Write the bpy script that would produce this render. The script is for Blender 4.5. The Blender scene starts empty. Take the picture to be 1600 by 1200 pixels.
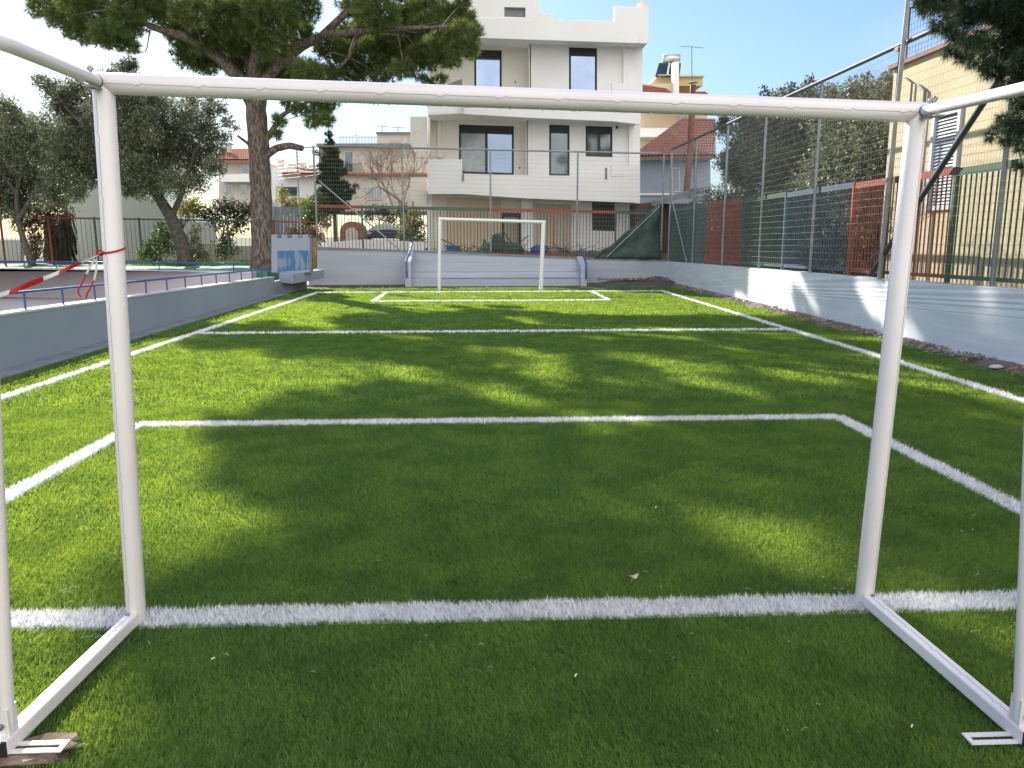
import bpy, math, random
import numpy as np
from mathutils import Vector, Matrix
random.seed(7); rng = np.random.default_rng(7)
sc = bpy.context.scene
# ------------------------------------------------------------------ camera
F, PITCH, YAW, ROLL, CH = 1247.75, 0.1823, 0.0396, -0.0022, 1.572
cp, sp, cy, sy = math.cos(PITCH), math.sin(PITCH), math.cos(YAW), math.sin(YAW)
FW = np.array([sy*cp, cy*cp, -sp]); RT = np.array([cy, -sy, 0.0]); UP = np.cross(RT, FW)
cr, sr = math.cos(ROLL), math.sin(ROLL)
R2 = cr*RT + sr*UP; U2 = -sr*RT + cr*UP
CAMP = np.array([0, 0, CH])
cam = bpy.data.objects.new("camera", bpy.data.cameras.new("camera")); sc.collection.objects.link(cam)
m = Matrix(((R2[0], U2[0], -FW[0], 0), (R2[1], U2[1], -FW[1], 0), (R2[2], U2[2], -FW[2], CH), (0, 0, 0, 1)))
cam.matrix_world = m
cam.data.sensor_width = 36; cam.data.lens = F/1600*36; cam.data.clip_start = .05; cam.data.clip_end = 5000
sc.camera = cam
# ------------------------------------------------------------------ sky, sun, exposure
AZ = math.atan2(-.507, .862); EL = math.radians(29)
SKYK, FILL_CLOUD = .095, (8.8, 8.5, 8.2, 1)
wd = bpy.data.worlds.new("World"); sc.world = wd; wd.use_nodes = True
nt = wd.node_tree; nt.nodes.clear()
wo = nt.nodes.new('ShaderNodeOutputWorld'); bg = nt.nodes.new('ShaderNodeBackground')
sky = nt.nodes.new('ShaderNodeTexSky'); sky.sky_type = 'NISHITA'; sky.sun_disc = False
sky.sun_elevation = EL; sky.sun_rotation = AZ; sky.air_density = 1.0; sky.dust_density = 1.0; sky.ozone_density = 2.0
bg.inputs[1].default_value = .12
tc = nt.nodes.new('ShaderNodeTexCoord'); mp = nt.nodes.new('ShaderNodeMapping')
mp.inputs['Rotation'].default_value = (0.3, .35, .5); mp.inputs['Scale'].default_value = (1.2, 5.5, 7)
nz = nt.nodes.new('ShaderNodeTexNoise'); nz.inputs['Scale'].default_value = 1.3; nz.inputs['Detail'].default_value = 7; nz.inputs['Roughness'].default_value = .55
rp = nt.nodes.new('ShaderNodeValToRGB'); rp.color_ramp.elements[0].position = .50; rp.color_ramp.elements[1].position = .85
rp.color_ramp.elements[1].color = (.38, .38, .38, 1)
mx = nt.nodes.new('ShaderNodeMixRGB'); mx.inputs[2].default_value = (4.2, 4.5, 4.8, 1)
nt.links.new(tc.outputs['Generated'], mp.inputs[0]); nt.links.new(mp.outputs[0], nz.inputs[0]); nt.links.new(nz.outputs[0], rp.inputs[0])
nt.links.new(rp.outputs[0], mx.inputs[0]); nt.links.new(mx.outputs[0], bg.inputs[0])
def wn(t, **k):
    n = nt.nodes.new(t)
    for a, b in k.items(): setattr(n, a, b)
    return n
tint = wn('ShaderNodeMixRGB', blend_type='MULTIPLY'); tint.inputs[0].default_value = 1; tint.inputs[2].default_value = (.86, .98, 1.12, 1); nt.links.new(sky.outputs[0], tint.inputs[1])
bw_n = wn('ShaderNodeRGBToBW'); nt.links.new(tint.outputs[0], bw_n.inputs[0])
ma = wn('ShaderNodeMath', operation='MULTIPLY_ADD'); ma.inputs[1].default_value = SKYK; ma.inputs[2].default_value = 1; nt.links.new(bw_n.outputs[0], ma.inputs[0])
dv = wn('ShaderNodeVectorMath', operation='DIVIDE'); nt.links.new(tint.outputs[0], dv.inputs[0]); nt.links.new(ma.outputs[0], dv.inputs[1]); nt.links.new(dv.outputs[0], mx.inputs[1])
# added fill light: invented white cloud bank behind the camera, brightening the shaded fronts
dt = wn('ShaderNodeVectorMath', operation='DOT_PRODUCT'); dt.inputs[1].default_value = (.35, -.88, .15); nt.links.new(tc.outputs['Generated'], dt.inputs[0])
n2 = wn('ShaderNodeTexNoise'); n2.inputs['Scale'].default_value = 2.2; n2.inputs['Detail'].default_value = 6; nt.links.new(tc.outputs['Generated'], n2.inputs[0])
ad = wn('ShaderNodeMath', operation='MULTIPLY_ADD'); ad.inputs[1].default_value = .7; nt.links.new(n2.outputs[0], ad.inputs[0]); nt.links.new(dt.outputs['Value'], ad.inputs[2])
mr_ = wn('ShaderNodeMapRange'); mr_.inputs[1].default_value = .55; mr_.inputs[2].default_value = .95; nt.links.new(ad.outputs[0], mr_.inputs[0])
m2_ = wn('ShaderNodeMixRGB'); m2_.inputs[2].default_value = FILL_CLOUD; nt.links.new(mr_.outputs[0], m2_.inputs[0]); nt.links.new(mx.outputs[0], m2_.inputs[1]); nt.links.new(m2_.outputs[0], bg.inputs[0])
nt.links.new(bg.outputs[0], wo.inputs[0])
sun = bpy.data.objects.new("sun", bpy.data.lights.new("sun", 'SUN')); sc.collection.objects.link(sun)
sun.data.energy = 5.0; sun.data.angle = math.radians(.55); sun.data.color = (1, .93, .82)
SD = Vector((math.sin(AZ)*math.cos(EL), math.cos(AZ)*math.cos(EL), math.sin(EL)))
sun.rotation_euler = SD.to_track_quat('Z', 'Y').to_euler()
sc.view_settings.view_transform = 'Standard'; sc.view_settings.look = 'None'; sc.view_settings.gamma = 1
sc.view_settings.exposure = 1.0
# ------------------------------------------------------------------ helpers
def ray(x, y): return FW + R2*(x-800)/F + U2*(600-y)/F
def at(x, y, Y):
    d = ray(x, y); return CAMP + d*(Y/d[1])
def atX(x, y, X):
    d = ray(x, y); return CAMP + d*(X/d[0])
def gr(x, y, z=0.0):
    d = ray(x, y); return CAMP + d*((z-CH)/d[2])
WL = {}
def tag(o, label=None, cat=None, group=None, kind=None):
    if label: o['label'] = label
    if cat: o['category'] = cat
    if group: o['group'] = group
    if kind: o['kind'] = kind
    return o
def thing(name, loc, label, cat, group=None):
    o = bpy.data.objects.new(name, None); sc.collection.objects.link(o)
    o.location = tuple(float(v) for v in loc); o.empty_display_size = .2
    WL[o.name] = np.array(loc, float)
    return tag(o, label, cat, group)
def finish(name, me, mt, parent=None):
    for q in (mt if isinstance(mt, (list, tuple)) else [mt]): me.materials.append(q)
    o = bpy.data.objects.new(name, me); sc.collection.objects.link(o)
    base = np.zeros(3)
    if parent is not None:
        base = WL[parent.name]; o.parent = parent
    WL[o.name] = base
    if np.any(base):
        n = len(me.vertices); a = np.empty(n*3); me.vertices.foreach_get('co', a)
        a = (a.reshape(-1, 3)-base).ravel(); me.vertices.foreach_set('co', a); me.update()
    return o
class MB:
    def __init__(s): s.v = []; s.f = []; s.m = []
    def add(s, vs, fs, mi=0):
        k = len(s.v); s.v += [tuple(float(c) for c in p) for p in vs]; s.f += [tuple(i+k for i in f) for f in fs]; s.m += [mi]*len(fs); return s
    def box(s, a, b, mi=0):
        x0, y0, z0 = (min(a[i], b[i]) for i in range(3)); x1, y1, z1 = (max(a[i], b[i]) for i in range(3))
        return s.add([(x0,y0,z0),(x1,y0,z0),(x1,y1,z0),(x0,y1,z0),(x0,y0,z1),(x1,y0,z1),(x1,y1,z1),(x0,y1,z1)],
                     [(0,3,2,1),(4,5,6,7),(0,1,5,4),(1,2,6,5),(2,3,7,6),(3,0,4,7)], mi)
    def prism(s, poly, ext, mi=0):
        """poly: 3-D points; ext: extrusion vector"""
        n = len(poly); e = np.array(ext, float); p = [np.array(q, float) for q in poly]
        return s.add(p+[q+e for q in p], [tuple(range(n)), tuple(range(2*n-1, n-1, -1))]+[(i, i+n, (i+1) % n+n, (i+1) % n) for i in range(n)], mi)
    def pp(s, poly, Y, depth, mi=0):
        """outline given by where it stands at distance Y, real thickness depth"""
        return s.prism([at(x, y, Y) for x, y in poly], (0, depth, 0), mi)
    def bar(s, p, q, w, h, mi=0, up=(0, 0, 1)):
        p = np.array(p, float); q = np.array(q, float); d = q-p; d /= np.linalg.norm(d)
        u = np.array(up, float)
        if abs(d@u) > .95: u = np.array((0, 1., 0))
        a = np.cross(d, u); a /= np.linalg.norm(a); b = np.cross(a, d)
        c = [a*w/2*i+b*h/2*j for i, j in ((-1,-1),(1,-1),(1,1),(-1,1))]
        return s.prism([p+k for k in c], q-p, mi)
    def tube(s, pts, r, n=8, mi=0, cap=True):
        pts = [np.array(p, float) for p in pts]; N = len(pts)
        rs = r if isinstance(r, (list, tuple, np.ndarray)) else [r]*N
        vs = []; pa = None
        for i, p in enumerate(pts):
            d = pts[min(i+1, N-1)]-pts[max(i-1, 0)]; d /= max(np.linalg.norm(d), 1e-9)
            if pa is None:
                u = np.array((0, 0, 1.)) if abs(d[2]) < .9 else np.array((1., 0, 0)); a = np.cross(d, u)
            else: a = pa-d*(pa@d)
            a /= np.linalg.norm(a); pa = a; b = np.cross(d, a)
            for k in range(n):
                t = 2*math.pi*k/n; vs.append(p+(a*math.cos(t)+b*math.sin(t))*rs[i])
        fs = [(i*n+k, i*n+(k+1) % n, (i+1)*n+(k+1) % n, (i+1)*n+k) for i in range(N-1) for k in range(n)]
        if cap: fs += [tuple(range(n-1, -1, -1)), tuple((N-1)*n+k for k in range(n))]
        return s.add(vs, fs, mi)
    def ball(s, c, r, n=8, mi=0, sq=(1, 1, 1)):
        vs = [(c[0], c[1], c[2]-r*sq[2])]; h = n//2
        for i in range(1, h):
            t = math.pi*i/h
            for k in range(n):
                a = 2*math.pi*k/n; vs.append((c[0]+r*sq[0]*math.sin(t)*math.cos(a), c[1]+r*sq[1]*math.sin(t)*math.sin(a), c[2]-r*sq[2]*math.cos(t)))
        vs.append((c[0], c[1], c[2]+r*sq[2])); L = len(vs)-1
        fs = [(0, 1+(k+1) % n, 1+k) for k in range(n)]
        for i in range(h-2): fs += [(1+i*n+k, 1+i*n+(k+1) % n, 1+(i+1)*n+(k+1) % n, 1+(i+1)*n+k) for k in range(n)]
        fs += [(L, 1+(h-2)*n+k, 1+(h-2)*n+(k+1) % n) for k in range(n)]
        return s.add(vs, fs, mi)
    def build(s, name, mt, parent=None, smooth=False, bevel=0):
        me = bpy.data.meshes.new(name); me.from_pydata(s.v, [], s.f)
        if any(s.m): me.polygons.foreach_set('material_index', s.m)
        if smooth: me.polygons.foreach_set('use_smooth', [True]*len(s.f))
        me.update()
        o = finish(name, me, mt, parent)
        if bevel:
            b = o.modifiers.new('bevel', 'BEVEL'); b.width = bevel; b.segments = 2; b.limit_method = 'ANGLE'
        if smooth:
            try:
                b = o.modifiers.new('wn', 'WEIGHTED_NORMAL'); b.keep_sharp = True
            except Exception: pass
        return o
def npmesh(name, V, faces_n, mt, parent=None, smooth=False):
    """V: (N*k,3) vertices in runs of k = faces_n, each run one face"""
    k = faces_n; n = len(V)//k
    me = bpy.data.meshes.new(name); me.vertices.add(len(V)); me.vertices.foreach_set('co', V.astype(np.float32).ravel())
    me.loops.add(len(V)); me.loops.foreach_set('vertex_index', np.arange(len(V), dtype=np.int32))
    me.polygons.add(n); me.polygons.foreach_set('loop_start', np.arange(0, len(V), k, dtype=np.int32))
    me.update(calc_edges=True)
    return finish(name, me, mt, parent)
# ------------------------------------------------------------------ materials
def mat(name, c1, c2=None, scale=3., rough=.8, bump=0., bscale=40., detail=5, spec=.3, metal=0., stretch=(1, 1, 1), island=0., trans=0., tcol=None, pos=(.35, .65), stain=None):
    mt = bpy.data.materials.new(name); mt.use_nodes = True; t = mt.node_tree; N = t.nodes; L = t.links
    b = N['Principled BSDF']; out = N['Material Output']
    b.inputs['Roughness'].default_value = rough; b.inputs['Specular IOR Level'].default_value = spec; b.inputs['Metallic'].default_value = metal
    co = N.new('ShaderNodeNewGeometry')
    mpp = N.new('ShaderNodeMapping'); mpp.inputs['Scale'].default_value = stretch; L.new(co.outputs['Position'], mpp.inputs[0])
    col = None
    if c2 is not None:
        n1 = N.new('ShaderNodeTexNoise'); n1.inputs['Scale'].default_value = scale; n1.inputs['Detail'].default_value = detail
        L.new(mpp.outputs[0], n1.inputs[0])
        mr = N.new('ShaderNodeMapRange'); mr.inputs[1].default_value = pos[0]; mr.inputs[2].default_value = pos[1]; L.new(n1.outputs[0], mr.inputs[0])
        mxx = N.new('ShaderNodeMixRGB'); mxx.inputs[1].default_value = (*c1, 1); mxx.inputs[2].default_value = (*c2, 1); L.new(mr.outputs[0], mxx.inputs[0]); col = mxx.outputs[0]
    else:
        rgb = N.new('ShaderNodeRGB'); rgb.outputs[0].default_value = (*c1, 1); col = rgb.outputs[0]
    if stain is not None:
        n3 = N.new('ShaderNodeTexNoise'); n3.inputs['Scale'].default_value = stain[1]; n3.inputs['Detail'].default_value = 8; n3.inputs['Roughness'].default_value = .7
        m3 = N.new('ShaderNodeMapping'); m3.inputs['Scale'].default_value = stain[3] if len(stain) > 3 else (1, 1, 1); L.new(co.outputs['Position'], m3.inputs[0]); L.new(m3.outputs[0], n3.inputs[0])
        mr = N.new('ShaderNodeMapRange'); mr.inputs[1].default_value = stain[2]; mr.inputs[2].default_value = stain[2]+.12; L.new(n3.outputs[0], mr.inputs[0])
        q = N.new('ShaderNodeMixRGB'); L.new(mr.outputs[0], q.inputs[0]); L.new(col, q.inputs[1]); q.inputs[2].default_value = (*stain[0], 1); col = q.outputs[0]
    if island:
        h = N.new('ShaderNodeHueSaturation'); L.new(col, h.inputs['Color'])
        a = N.new('ShaderNodeMapRange'); a.inputs[3].default_value = 1-island; a.inputs[4].default_value = 1+island; L.new(co.outputs['Random Per Island'], a.inputs[0]); L.new(a.outputs[0], h.inputs['Value']); col = h.outputs[0]
    L.new(col, b.inputs['Base Color'])
    if bump:
        n2 = N.new('ShaderNodeTexNoise'); n2.inputs['Scale'].default_value = bscale; n2.inputs['Detail'].default_value = 6; L.new(mpp.outputs[0], n2.inputs[0])
        bp = N.new('ShaderNodeBump'); bp.inputs['Strength'].default_value = bump; bp.inputs['Distance'].default_value = .02; L.new(n2.outputs[0], bp.inputs['Height']); L.new(bp.outputs[0], b.inputs['Normal'])
    if trans:
        tr = N.new('ShaderNodeBsdfTranslucent'); ms = N.new('ShaderNodeMixShader'); ms.inputs[0].default_value = trans
        if tcol:
            q = N.new('ShaderNodeMixRGB'); q.blend_type = 'MULTIPLY'; q.inputs[0].default_value = 1; L.new(col, q.inputs[1]); q.inputs[2].default_value = (*tcol, 1); L.new(q.outputs[0], tr.inputs[0])
        else: L.new(col, tr.inputs[0])
        L.new(b.outputs[0], ms.inputs[1]); L.new(tr.outputs[0], ms.inputs[2]); L.new(ms.outputs[0], out.inputs[0])
    return mt
M = {}
M['turf'] = mat('turf', (.112, .222, .082), (.155, .28, .094), 2.6, .55, island=.3, spec=.2, trans=.55, tcol=(2.3, 1.7, .45), detail=9, pos=(.42, .58))
M['turfbase'] = mat('turf_base', (.06, .11, .02), (.08, .14, .025), 30, .9, bump=.6, bscale=200)
M['wline'] = mat('white_fibre', (.92, .93, .94), (.86, .87, .89), 5, .5, island=.06, trans=.25)
M['gpaint'] = mat('white_gloss_paint', (.80, .76, .77), (.74, .70, .72), 2.5, .34, bump=.08, bscale=60, spec=.5)
M['gpaint2'] = mat('white_gloss_paint_far', (.78, .79, .80), None, 1, .4)
M['seam'] = mat('seam_edge', (.45, .41, .44), None, 1, .6)
M['steel'] = mat('galvanised_bolt', (.35, .36, .38), (.25, .26, .28), 60, .35, metal=.8)
M['black'] = mat('black_plastic', (.02, .02, .022), None, 1, .5)
M['bluerail'] = mat('blue_rail_paint', (.035, .07, .24), (.05, .10, .32), 6, .35, spec=.5)
M['lwall'] = mat('painted_concrete', (.30, .35, .41), (.265, .315, .375), .8, .85, bump=.12, bscale=18, stain=((.22, .26, .30), 1.8, .63, (1, 1, 1.2)))
M['walltop'] = mat('white_trim_sunlit_top', (.66, .66, .66), (.58, .57, .56), 3, .8, bump=.1)  # white trim; on the ramp-side walls it colours in the sunlit top edges
M['rampwall'] = mat('beige_render', (.50, .46, .47), (.45, .42, .43), 1, .9, bump=.15, bscale=12)
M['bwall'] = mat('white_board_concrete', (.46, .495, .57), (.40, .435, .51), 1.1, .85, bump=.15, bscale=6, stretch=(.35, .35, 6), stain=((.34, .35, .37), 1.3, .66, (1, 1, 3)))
M['rwall'] = mat('white_brick_paint', (.76, .78, .81), (.67, .695, .73), 1.3, .8, bump=.15, bscale=4, stretch=(1, .8, 7), stain=((.42, .42, .43), 2.2, .65, (1, .5, 5)))
M['dirt'] = mat('dark_dirt', (.075, .072, .068), (.13, .115, .095), 2.5, .95, bump=.8, bscale=25, detail=8)
M['concrete'] = mat('grey_concrete', (.25, .27, .29), (.19, .20, .22), 3, .9, bump=.3, bscale=20)
M['rubble'] = mat('rubble', (.40, .33, .26), (.20, .16, .13), 8, .95, bump=.5, bscale=40, island=.4)
M['bark'] = mat('pine_bark', (.20, .165, .135), (.065, .052, .044), 18, .95, bump=1., bscale=14, stretch=(1, 1, .3), detail=9, pos=(.38, .60))
M['obark'] = mat('olive_bark', (.15, .13, .11), (.07, .06, .05), 9, .95, bump=.8, bscale=20)
M['needle'] = mat('pine_needles', (.085, .13, .038), (.15, .19, .065), .9, .55, island=.45, trans=.35, tcol=(1.6, 1.5, .8))
M['needle2'] = mat('dark_pine_needles', (.022, .048, .024), (.05, .085, .036), 1.6, .5, island=.5, trans=.25)
M['olive'] = mat('olive_leaves', (.13, .15, .08), (.21, .23, .135), 1.2, .5, island=.5, trans=.3)
M['olive2'] = mat('dark_olive_leaves', (.08, .095, .06), (.16, .175, .11), .8, .5, island=.5, trans=.25)
M['bush'] = mat('green_leaves', (.06, .11, .025), (.12, .17, .04), 1.5, .5, island=.5, trans=.35)
M['yleaf'] = mat('yellow_leaves', (.32, .27, .05), (.16, .19, .04), 1.5, .6, island=.4, trans=.4)
M['rleaf'] = mat('russet_leaves', (.16, .085, .05), (.10, .10, .05), 1.1, .7, island=.5, trans=.3)
M['cedar'] = mat('conifer_leaves', (.03, .055, .025), (.06, .09, .035), 2, .6, island=.4, trans=.2)
M['twig'] = mat('bare_twigs', (.20, .13, .10), (.28, .20, .16), 3, .9, island=.3)
M['palmskirt'] = mat('dry_palm_skirt', (.11, .085, .06), (.05, .04, .03), 6, .95, island=.5)
M['lawn'] = mat('weedy_lawn', (.16, .24, .035), (.10, .18, .025), 2, .6, island=.5, trans=.4)
M['ground'] = mat('earth', (.15, .13, .10), (.08, .10, .05), .3, .95, bump=.4, bscale=6)
M['court'] = mat('green_court', (.09, .27, .20), (.08, .23, .17), 2, .8)
M['house'] = mat('off_white_render', (.82, .79, .72), (.78, .75, .68), .5, .9, bump=.06, bscale=20)
M['housew'] = mat('white_render', (.85, .85, .85), (.81, .81, .81), .6, .9, bump=.06, bscale=20, stain=((.64, .63, .60), 1.1, .62, (2.5, 1, .35)))
M['frame'] = mat('anthracite_frame', (.035, .04, .045), None, 1, .45)
M['rframe'] = mat('white_shutter', (.62, .65, .70), None, 1, .5)
def glass(name, c, rough=.04, metal=.9):
    return mat(name, c, (c[0]*.82, c[1]*.85, c[2]*.9), 1.1, rough, spec=.8, metal=metal)
M['glass2'] = glass('window_glass_lower', (.20, .26, .34))
M['glass'] = glass('window_glass', (.30, .38, .52)); M['glassd'] = glass('dark_glass', (.16, .19, .20), .06, .7)
M['curtain'] = mat('pane_with_curtain', (.26, .32, .36), (.34, .40, .44), 4, .12, spec=.8)
M['door'] = mat('cream_door', (.52, .45, .36), (.48, .41, .33), 2, .7)
M['cream'] = mat('cream_render', (.72, .60, .42), (.66, .55, .38), .4, .9)
M['paleh'] = mat('pale_render', (.66, .60, .53), (.58, .52, .46), .5, .9, bump=.1)
M['yellowh'] = mat('yellow_render', (.66, .53, .27), (.60, .48, .24), .4, .9)
M['blueh'] = mat('blue_grey_render', (.30, .36, .44), (.27, .33, .41), .7, .9)
M['mint'] = mat('pale_mint_render', (.50, .54, .48), (.45, .49, .44), .4, .9, bump=.1)
M['bldg'] = mat('ochre_render', (.60, .52, .345), (.52, .45, .30), .7, .9, bump=.15, bscale=10, stain=((.42, .36, .27), 1.0, .62, (1, 1, 2)))
M['tile'] = mat('clay_tile', (.36, .19, .15), (.25, .14, .12), 5, .85, bump=.4, bscale=14, stain=((.13, .11, .10), 2.5, .58))
M['otile'] = mat('orange_tile', (.42, .19, .11), (.30, .13, .09), 5, .85, bump=.3)
M['rust'] = mat('rusty_pipe', (.24, .105, .07), (.16, .07, .05), 6, .8)
M['brownpipe'] = mat('brown_pipe', (.13, .05, .04), None, 1, .6)
M['galv'] = mat('galvanised_pole', (.36, .39, .40), (.27, .29, .30), 6, .45, metal=.45)
M['wire'] = mat('galvanised_wire', (.42, .45, .47), (.33, .36, .38), 5, .5, metal=.3)
M['dpole'] = mat('dark_grey_pole', (.09, .105, .12), (.06, .07, .08), 5, .5)
M['fred'] = mat('red_fence_paint', (.32, .075, .045), (.26, .06, .038), 4, .6)
M['fbrown'] = mat('brown_bar_paint', (.09, .065, .05), (.06, .06, .045), 4, .6)
M['fgreen'] = mat('green_fence_paint', (.07, .125, .085), (.055, .10, .07), 4, .6)
M['fblue'] = mat('blue_fence_paint', (.07, .12, .17), (.055, .10, .14), 4, .6)
M['fteal'] = mat('teal_fence_paint', (.08, .15, .14), (.06, .12, .115), 4, .6)
M['tarp'] = mat('green_shade_net', (.06, .10, .09), (.09, .135, .12), 5, .85, bump=.8, bscale=12, trans=.15)
M['gnet'] = mat('green_plastic_net', (.03, .10, .06), (.05, .05, .06), 5, .7, bump=.6, bscale=30)
M['bplastic'] = mat('blue_plastic', (.04, .10, .34), (.03, .08, .25), 4, .45)
M['tapered'] = mat('red_tape', (.60, .035, .035), (.5, .03, .03), 30, .4, trans=.25)
M['tapew'] = mat('white_tape', (.75, .72, .72), None, 1, .4, trans=.3)
M['rock'] = mat('brown_rock', (.13, .08, .055), (.33, .26, .20), 12, .9, bump=.8, bscale=30, detail=9)
M['brick'] = mat('orange_brick', (.34, .17, .11), (.22, .09, .06), 8, .9, bump=.4)
M['ochre'] = mat('weathered_post', (.38, .27, .10), (.22, .15, .08), 6, .9, bump=.3)
M['mural'] = mat('blue_paint_on_concrete', (.06, .15, .30), (.20, .26, .33), 3.0, .85, pos=(.5, .62), stretch=(3, 3, .8), detail=8)
M['solar'] = mat('solar_collector', (.03, .045, .04), None, 1, .2)
M['tank'] = mat('metal_tank', (.6, .6, .58), None, 1, .35, metal=.6)
M['dleaf'] = mat('dry_leaf', (.50, .36, .24), (.60, .52, .44), 60, .8)
M['carw'] = mat('pale_car_glass', (.55, .60, .56), None, 1, .2)
M['card'] = mat('dark_car_paint', (.03, .035, .05), None, 1, .3)
# ------------------------------------------------------------------ setting: ground levels
def sheet(name, poly, mt, thick=.3, kind='structure'):
    mb = MB(); mb.prism([(x, y, z-thick) for x, y, z in poly], (0, 0, thick)); o = mb.build(name, mt); tag(o, kind=kind); return o
WX, RX, BY = -5.7, 6.35, 27.3
g = MB()
for (x0, x1, y0, y1, z) in ((-1500, 1500, 44.02, 2500, .85), (-1500, -60, -600, 44, .5), (60, 1500, -600, 44, .5), (-60, 60, -600, -8, -.05)):
    g.add([(x0,y0,z),(x1,y0,z),(x1,y1,z),(x0,y1,z)], [(0,1,2,3)])
tag(g.build('ground', M['ground']), kind='structure')
sheet('court_ground', [(-60,-8,-.02),(60,-8,-.02),(60,4.5,-.02),(RX+.1,4.5,-.02),(RX+.1,BY+.1,-.02),(WX-.1,BY+.1,-.02),(WX-.1,-7.9,-.02)][:0] or [(WX-.15,-8,-.02),(RX+.15,-8,-.02),(RX+.15,BY+.1,-.02),(WX-.15,BY+.1,-.02)], M['dirt'])
sheet('ramp_floor', [(-60,-8,-.3),(WX-.16,-8,-.3),(WX-.16,23.6,-.3),(-60,40,-.3)], M['rampwall'])
sheet('side_yard', [(RX+.17,-8,.7),(60,-8,.7),(60,44,.7),(RX+.17,44,.7)], M['ground'])
sheet('rear_yard', [(-6.2,BY+.22,.98),(RX+.16,BY+.22,.98),(RX+.16,44,.98),(-6.2,44,.98)], M['ground'], .8)
FWL = (np.array([-7.05, 23.75]), np.array([-16.6, 27.4]))     # line of the far ramp wall
fd = (FWL[1]-FWL[0])/np.linalg.norm(FWL[1]-FWL[0]); E2 = FWL[1]+fd*45
sheet('green_court', [(FWL[0][0]+fd[0]*.0,FWL[0][1]+.2,.575),(-6.25,24.0,.575),(-6.25,31.6,.575),(-60,31.6,.575),(E2[0],E2[1]+.2,.575)], M['court'])
sheet('garden_ground', [(-60,31.62,.575),(-6.25,31.62,.575),(-6.25,44,.575),(-60,44,.575)], M['ground'])
# ------------------------------------------------------------------ turf
TX0, TX1, TYB = -5.35, 6.15, 24.9
tb = MB(); tb.add([(TX0,-3,.0),(TX1,-3,.0),(TX1,TYB-.5,.0),(4.6,TYB,.0),(-3,TYB+.1,.0),(TX0,TYB-1.3,.0)], [(0,1,2,3,4,5)])
tag(tb.build('turf_backing', M['turfbase']), kind='structure')
LINES = [  # x0,y0,x1,y1,half width
 (-4.78,3.15,5.18,3.15,.072), (-4.78,-2,-4.62,23.0,.05), (5.15,-2,5.25,22.95,.05),
 (-2.9,3.13,-2.9,6.7,.062), (3.12,3.13,3.12,6.7,.062), (-2.9,6.7,3.12,6.7,.062), (-4.7,13.25,5.2,13.25,.05),
 (-2.62,19.75,3.2,19.75,.05), (-2.62,19.75,-2.64,23.0,.05), (3.2,19.75,3.2,23.0,.05), (-4.62,23.0,5.25,22.95,.05)]
def linedist(P):
    d = np.full(len(P), 9.)
    for x0, y0, x1, y1, w in LINES:
        a = np.array([x0, y0]); b = np.array([x1, y1]); ab = b-a; L2 = ab@ab
        t = np.clip(((P-a)@ab)/L2, 0, 1); q = np.hypot(*(P-(a+t[:, None]*ab)).T)
        wob = .006*np.sin(P[:, 0]*9+P[:, 1]*7)+.005*np.sin(P[:, 0]*23+1)
        d = np.minimum(d, q-w-wob)
    return d
def blades(n, y0, y1, width, height, h0=None, whiteboost=2):
    y = y0+(y1-y0)*rng.random(n*3); x = TX0+(TX1-TX0)*rng.random(n*3)
    lim = .68*np.maximum(y, 0)+1.1
    k = np.abs(x-.04*y) < lim; x, y = x[k][:n], y[k][:n]
    P = np.stack([x, y], 1)
    return P
def mkblades(P, width, height, lean, spread):
    n = len(P); a = rng.random(n)*2*np.pi
    h = height*(.65+.6*rng.random(n)); w = width*(.7+.6*rng.random(n))
    wx, wy = np.cos(a)*w/2, np.sin(a)*w/2
    la = 1.2+1.6*np.sin(P[:, 0]*.9+P[:, 1]*.5)+rng.normal(0, 1.1, n)
    patch = .6+.8*(.5+.5*np.sin(P[:, 0]*3.1+2*np.sin(P[:, 1]*2.3))*np.sin(P[:, 1]*4.1+1.5*np.sin(P[:, 0]*2.7)))
    lx = np.cos(la)*lean*patch+rng.normal(0, spread, n); ly = np.sin(la)*lean*patch+rng.normal(0, spread, n)
    V = np.zeros((n, 5, 3)); x, y = P[:, 0], P[:, 1]
    V[:, 0] = np.stack([x-wx, y-wy, np.zeros(n)], 1); V[:, 1] = np.stack([x+wx, y+wy, np.zeros(n)], 1)
    mx_, my_ = x+lx*.35, y+ly*.35
    V[:, 2] = np.stack([mx_+wx*.85, my_+wy*.85, h*.6], 1); V[:, 3] = np.stack([x+lx, y+ly, h], 1); V[:, 4] = np.stack([mx_-wx*.85, my_-wy*.85, h*.6], 1)
    return V.reshape(-1, 3)
zones = [(1.5, 4.2, 29000, .0024, .024), (4.2, 7.5, 12000, .0040, .027), (7.5, 13, 2900, .010, .034), (13, 24.9, 1150, .018, .034)]
G = []; Wt = []
for (y0, y1, dens, w, h) in zones:
    ym = (y0+y1)/2; wid = min(11.5, 2*(.68*ym+1.1)); n = int(dens*(y1-y0)*wid)
    P = blades(n, y0, y1, w, h); d = linedist(P); G.append(mkblades(P[d > 0], w, h, .013 if y0 < 7 else .02, .008 if y0 < 7 else .011))
    # white fibres along the lines
    pts = []
    for x0, ya, x1, yb, hw in LINES:
        L = math.hypot(x1-x0, yb-ya); k = int(dens*(1.5 if y0 < 7 else 3)*L*(2*hw+.03))
        t = rng.random(k); o = (rng.random(k)-.5)*2*(hw+.015); nx, ny = (yb-ya)/L, -(x1-x0)/L
        q = np.stack([x0+(x1-x0)*t+nx*o, ya+(yb-ya)*t+ny*o], 1); q = q[(q[:, 1] >= y0) & (q[:, 1] < y1)]; pts.append(q)
    q = np.concatenate(pts); dd = linedist(q); q = q[dd < 0]
    Wt.append(mkblades(q, w*1.3, h*1.35, .012, .009))
G = np.concatenate(G); Wt = np.concatenate(Wt)
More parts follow.
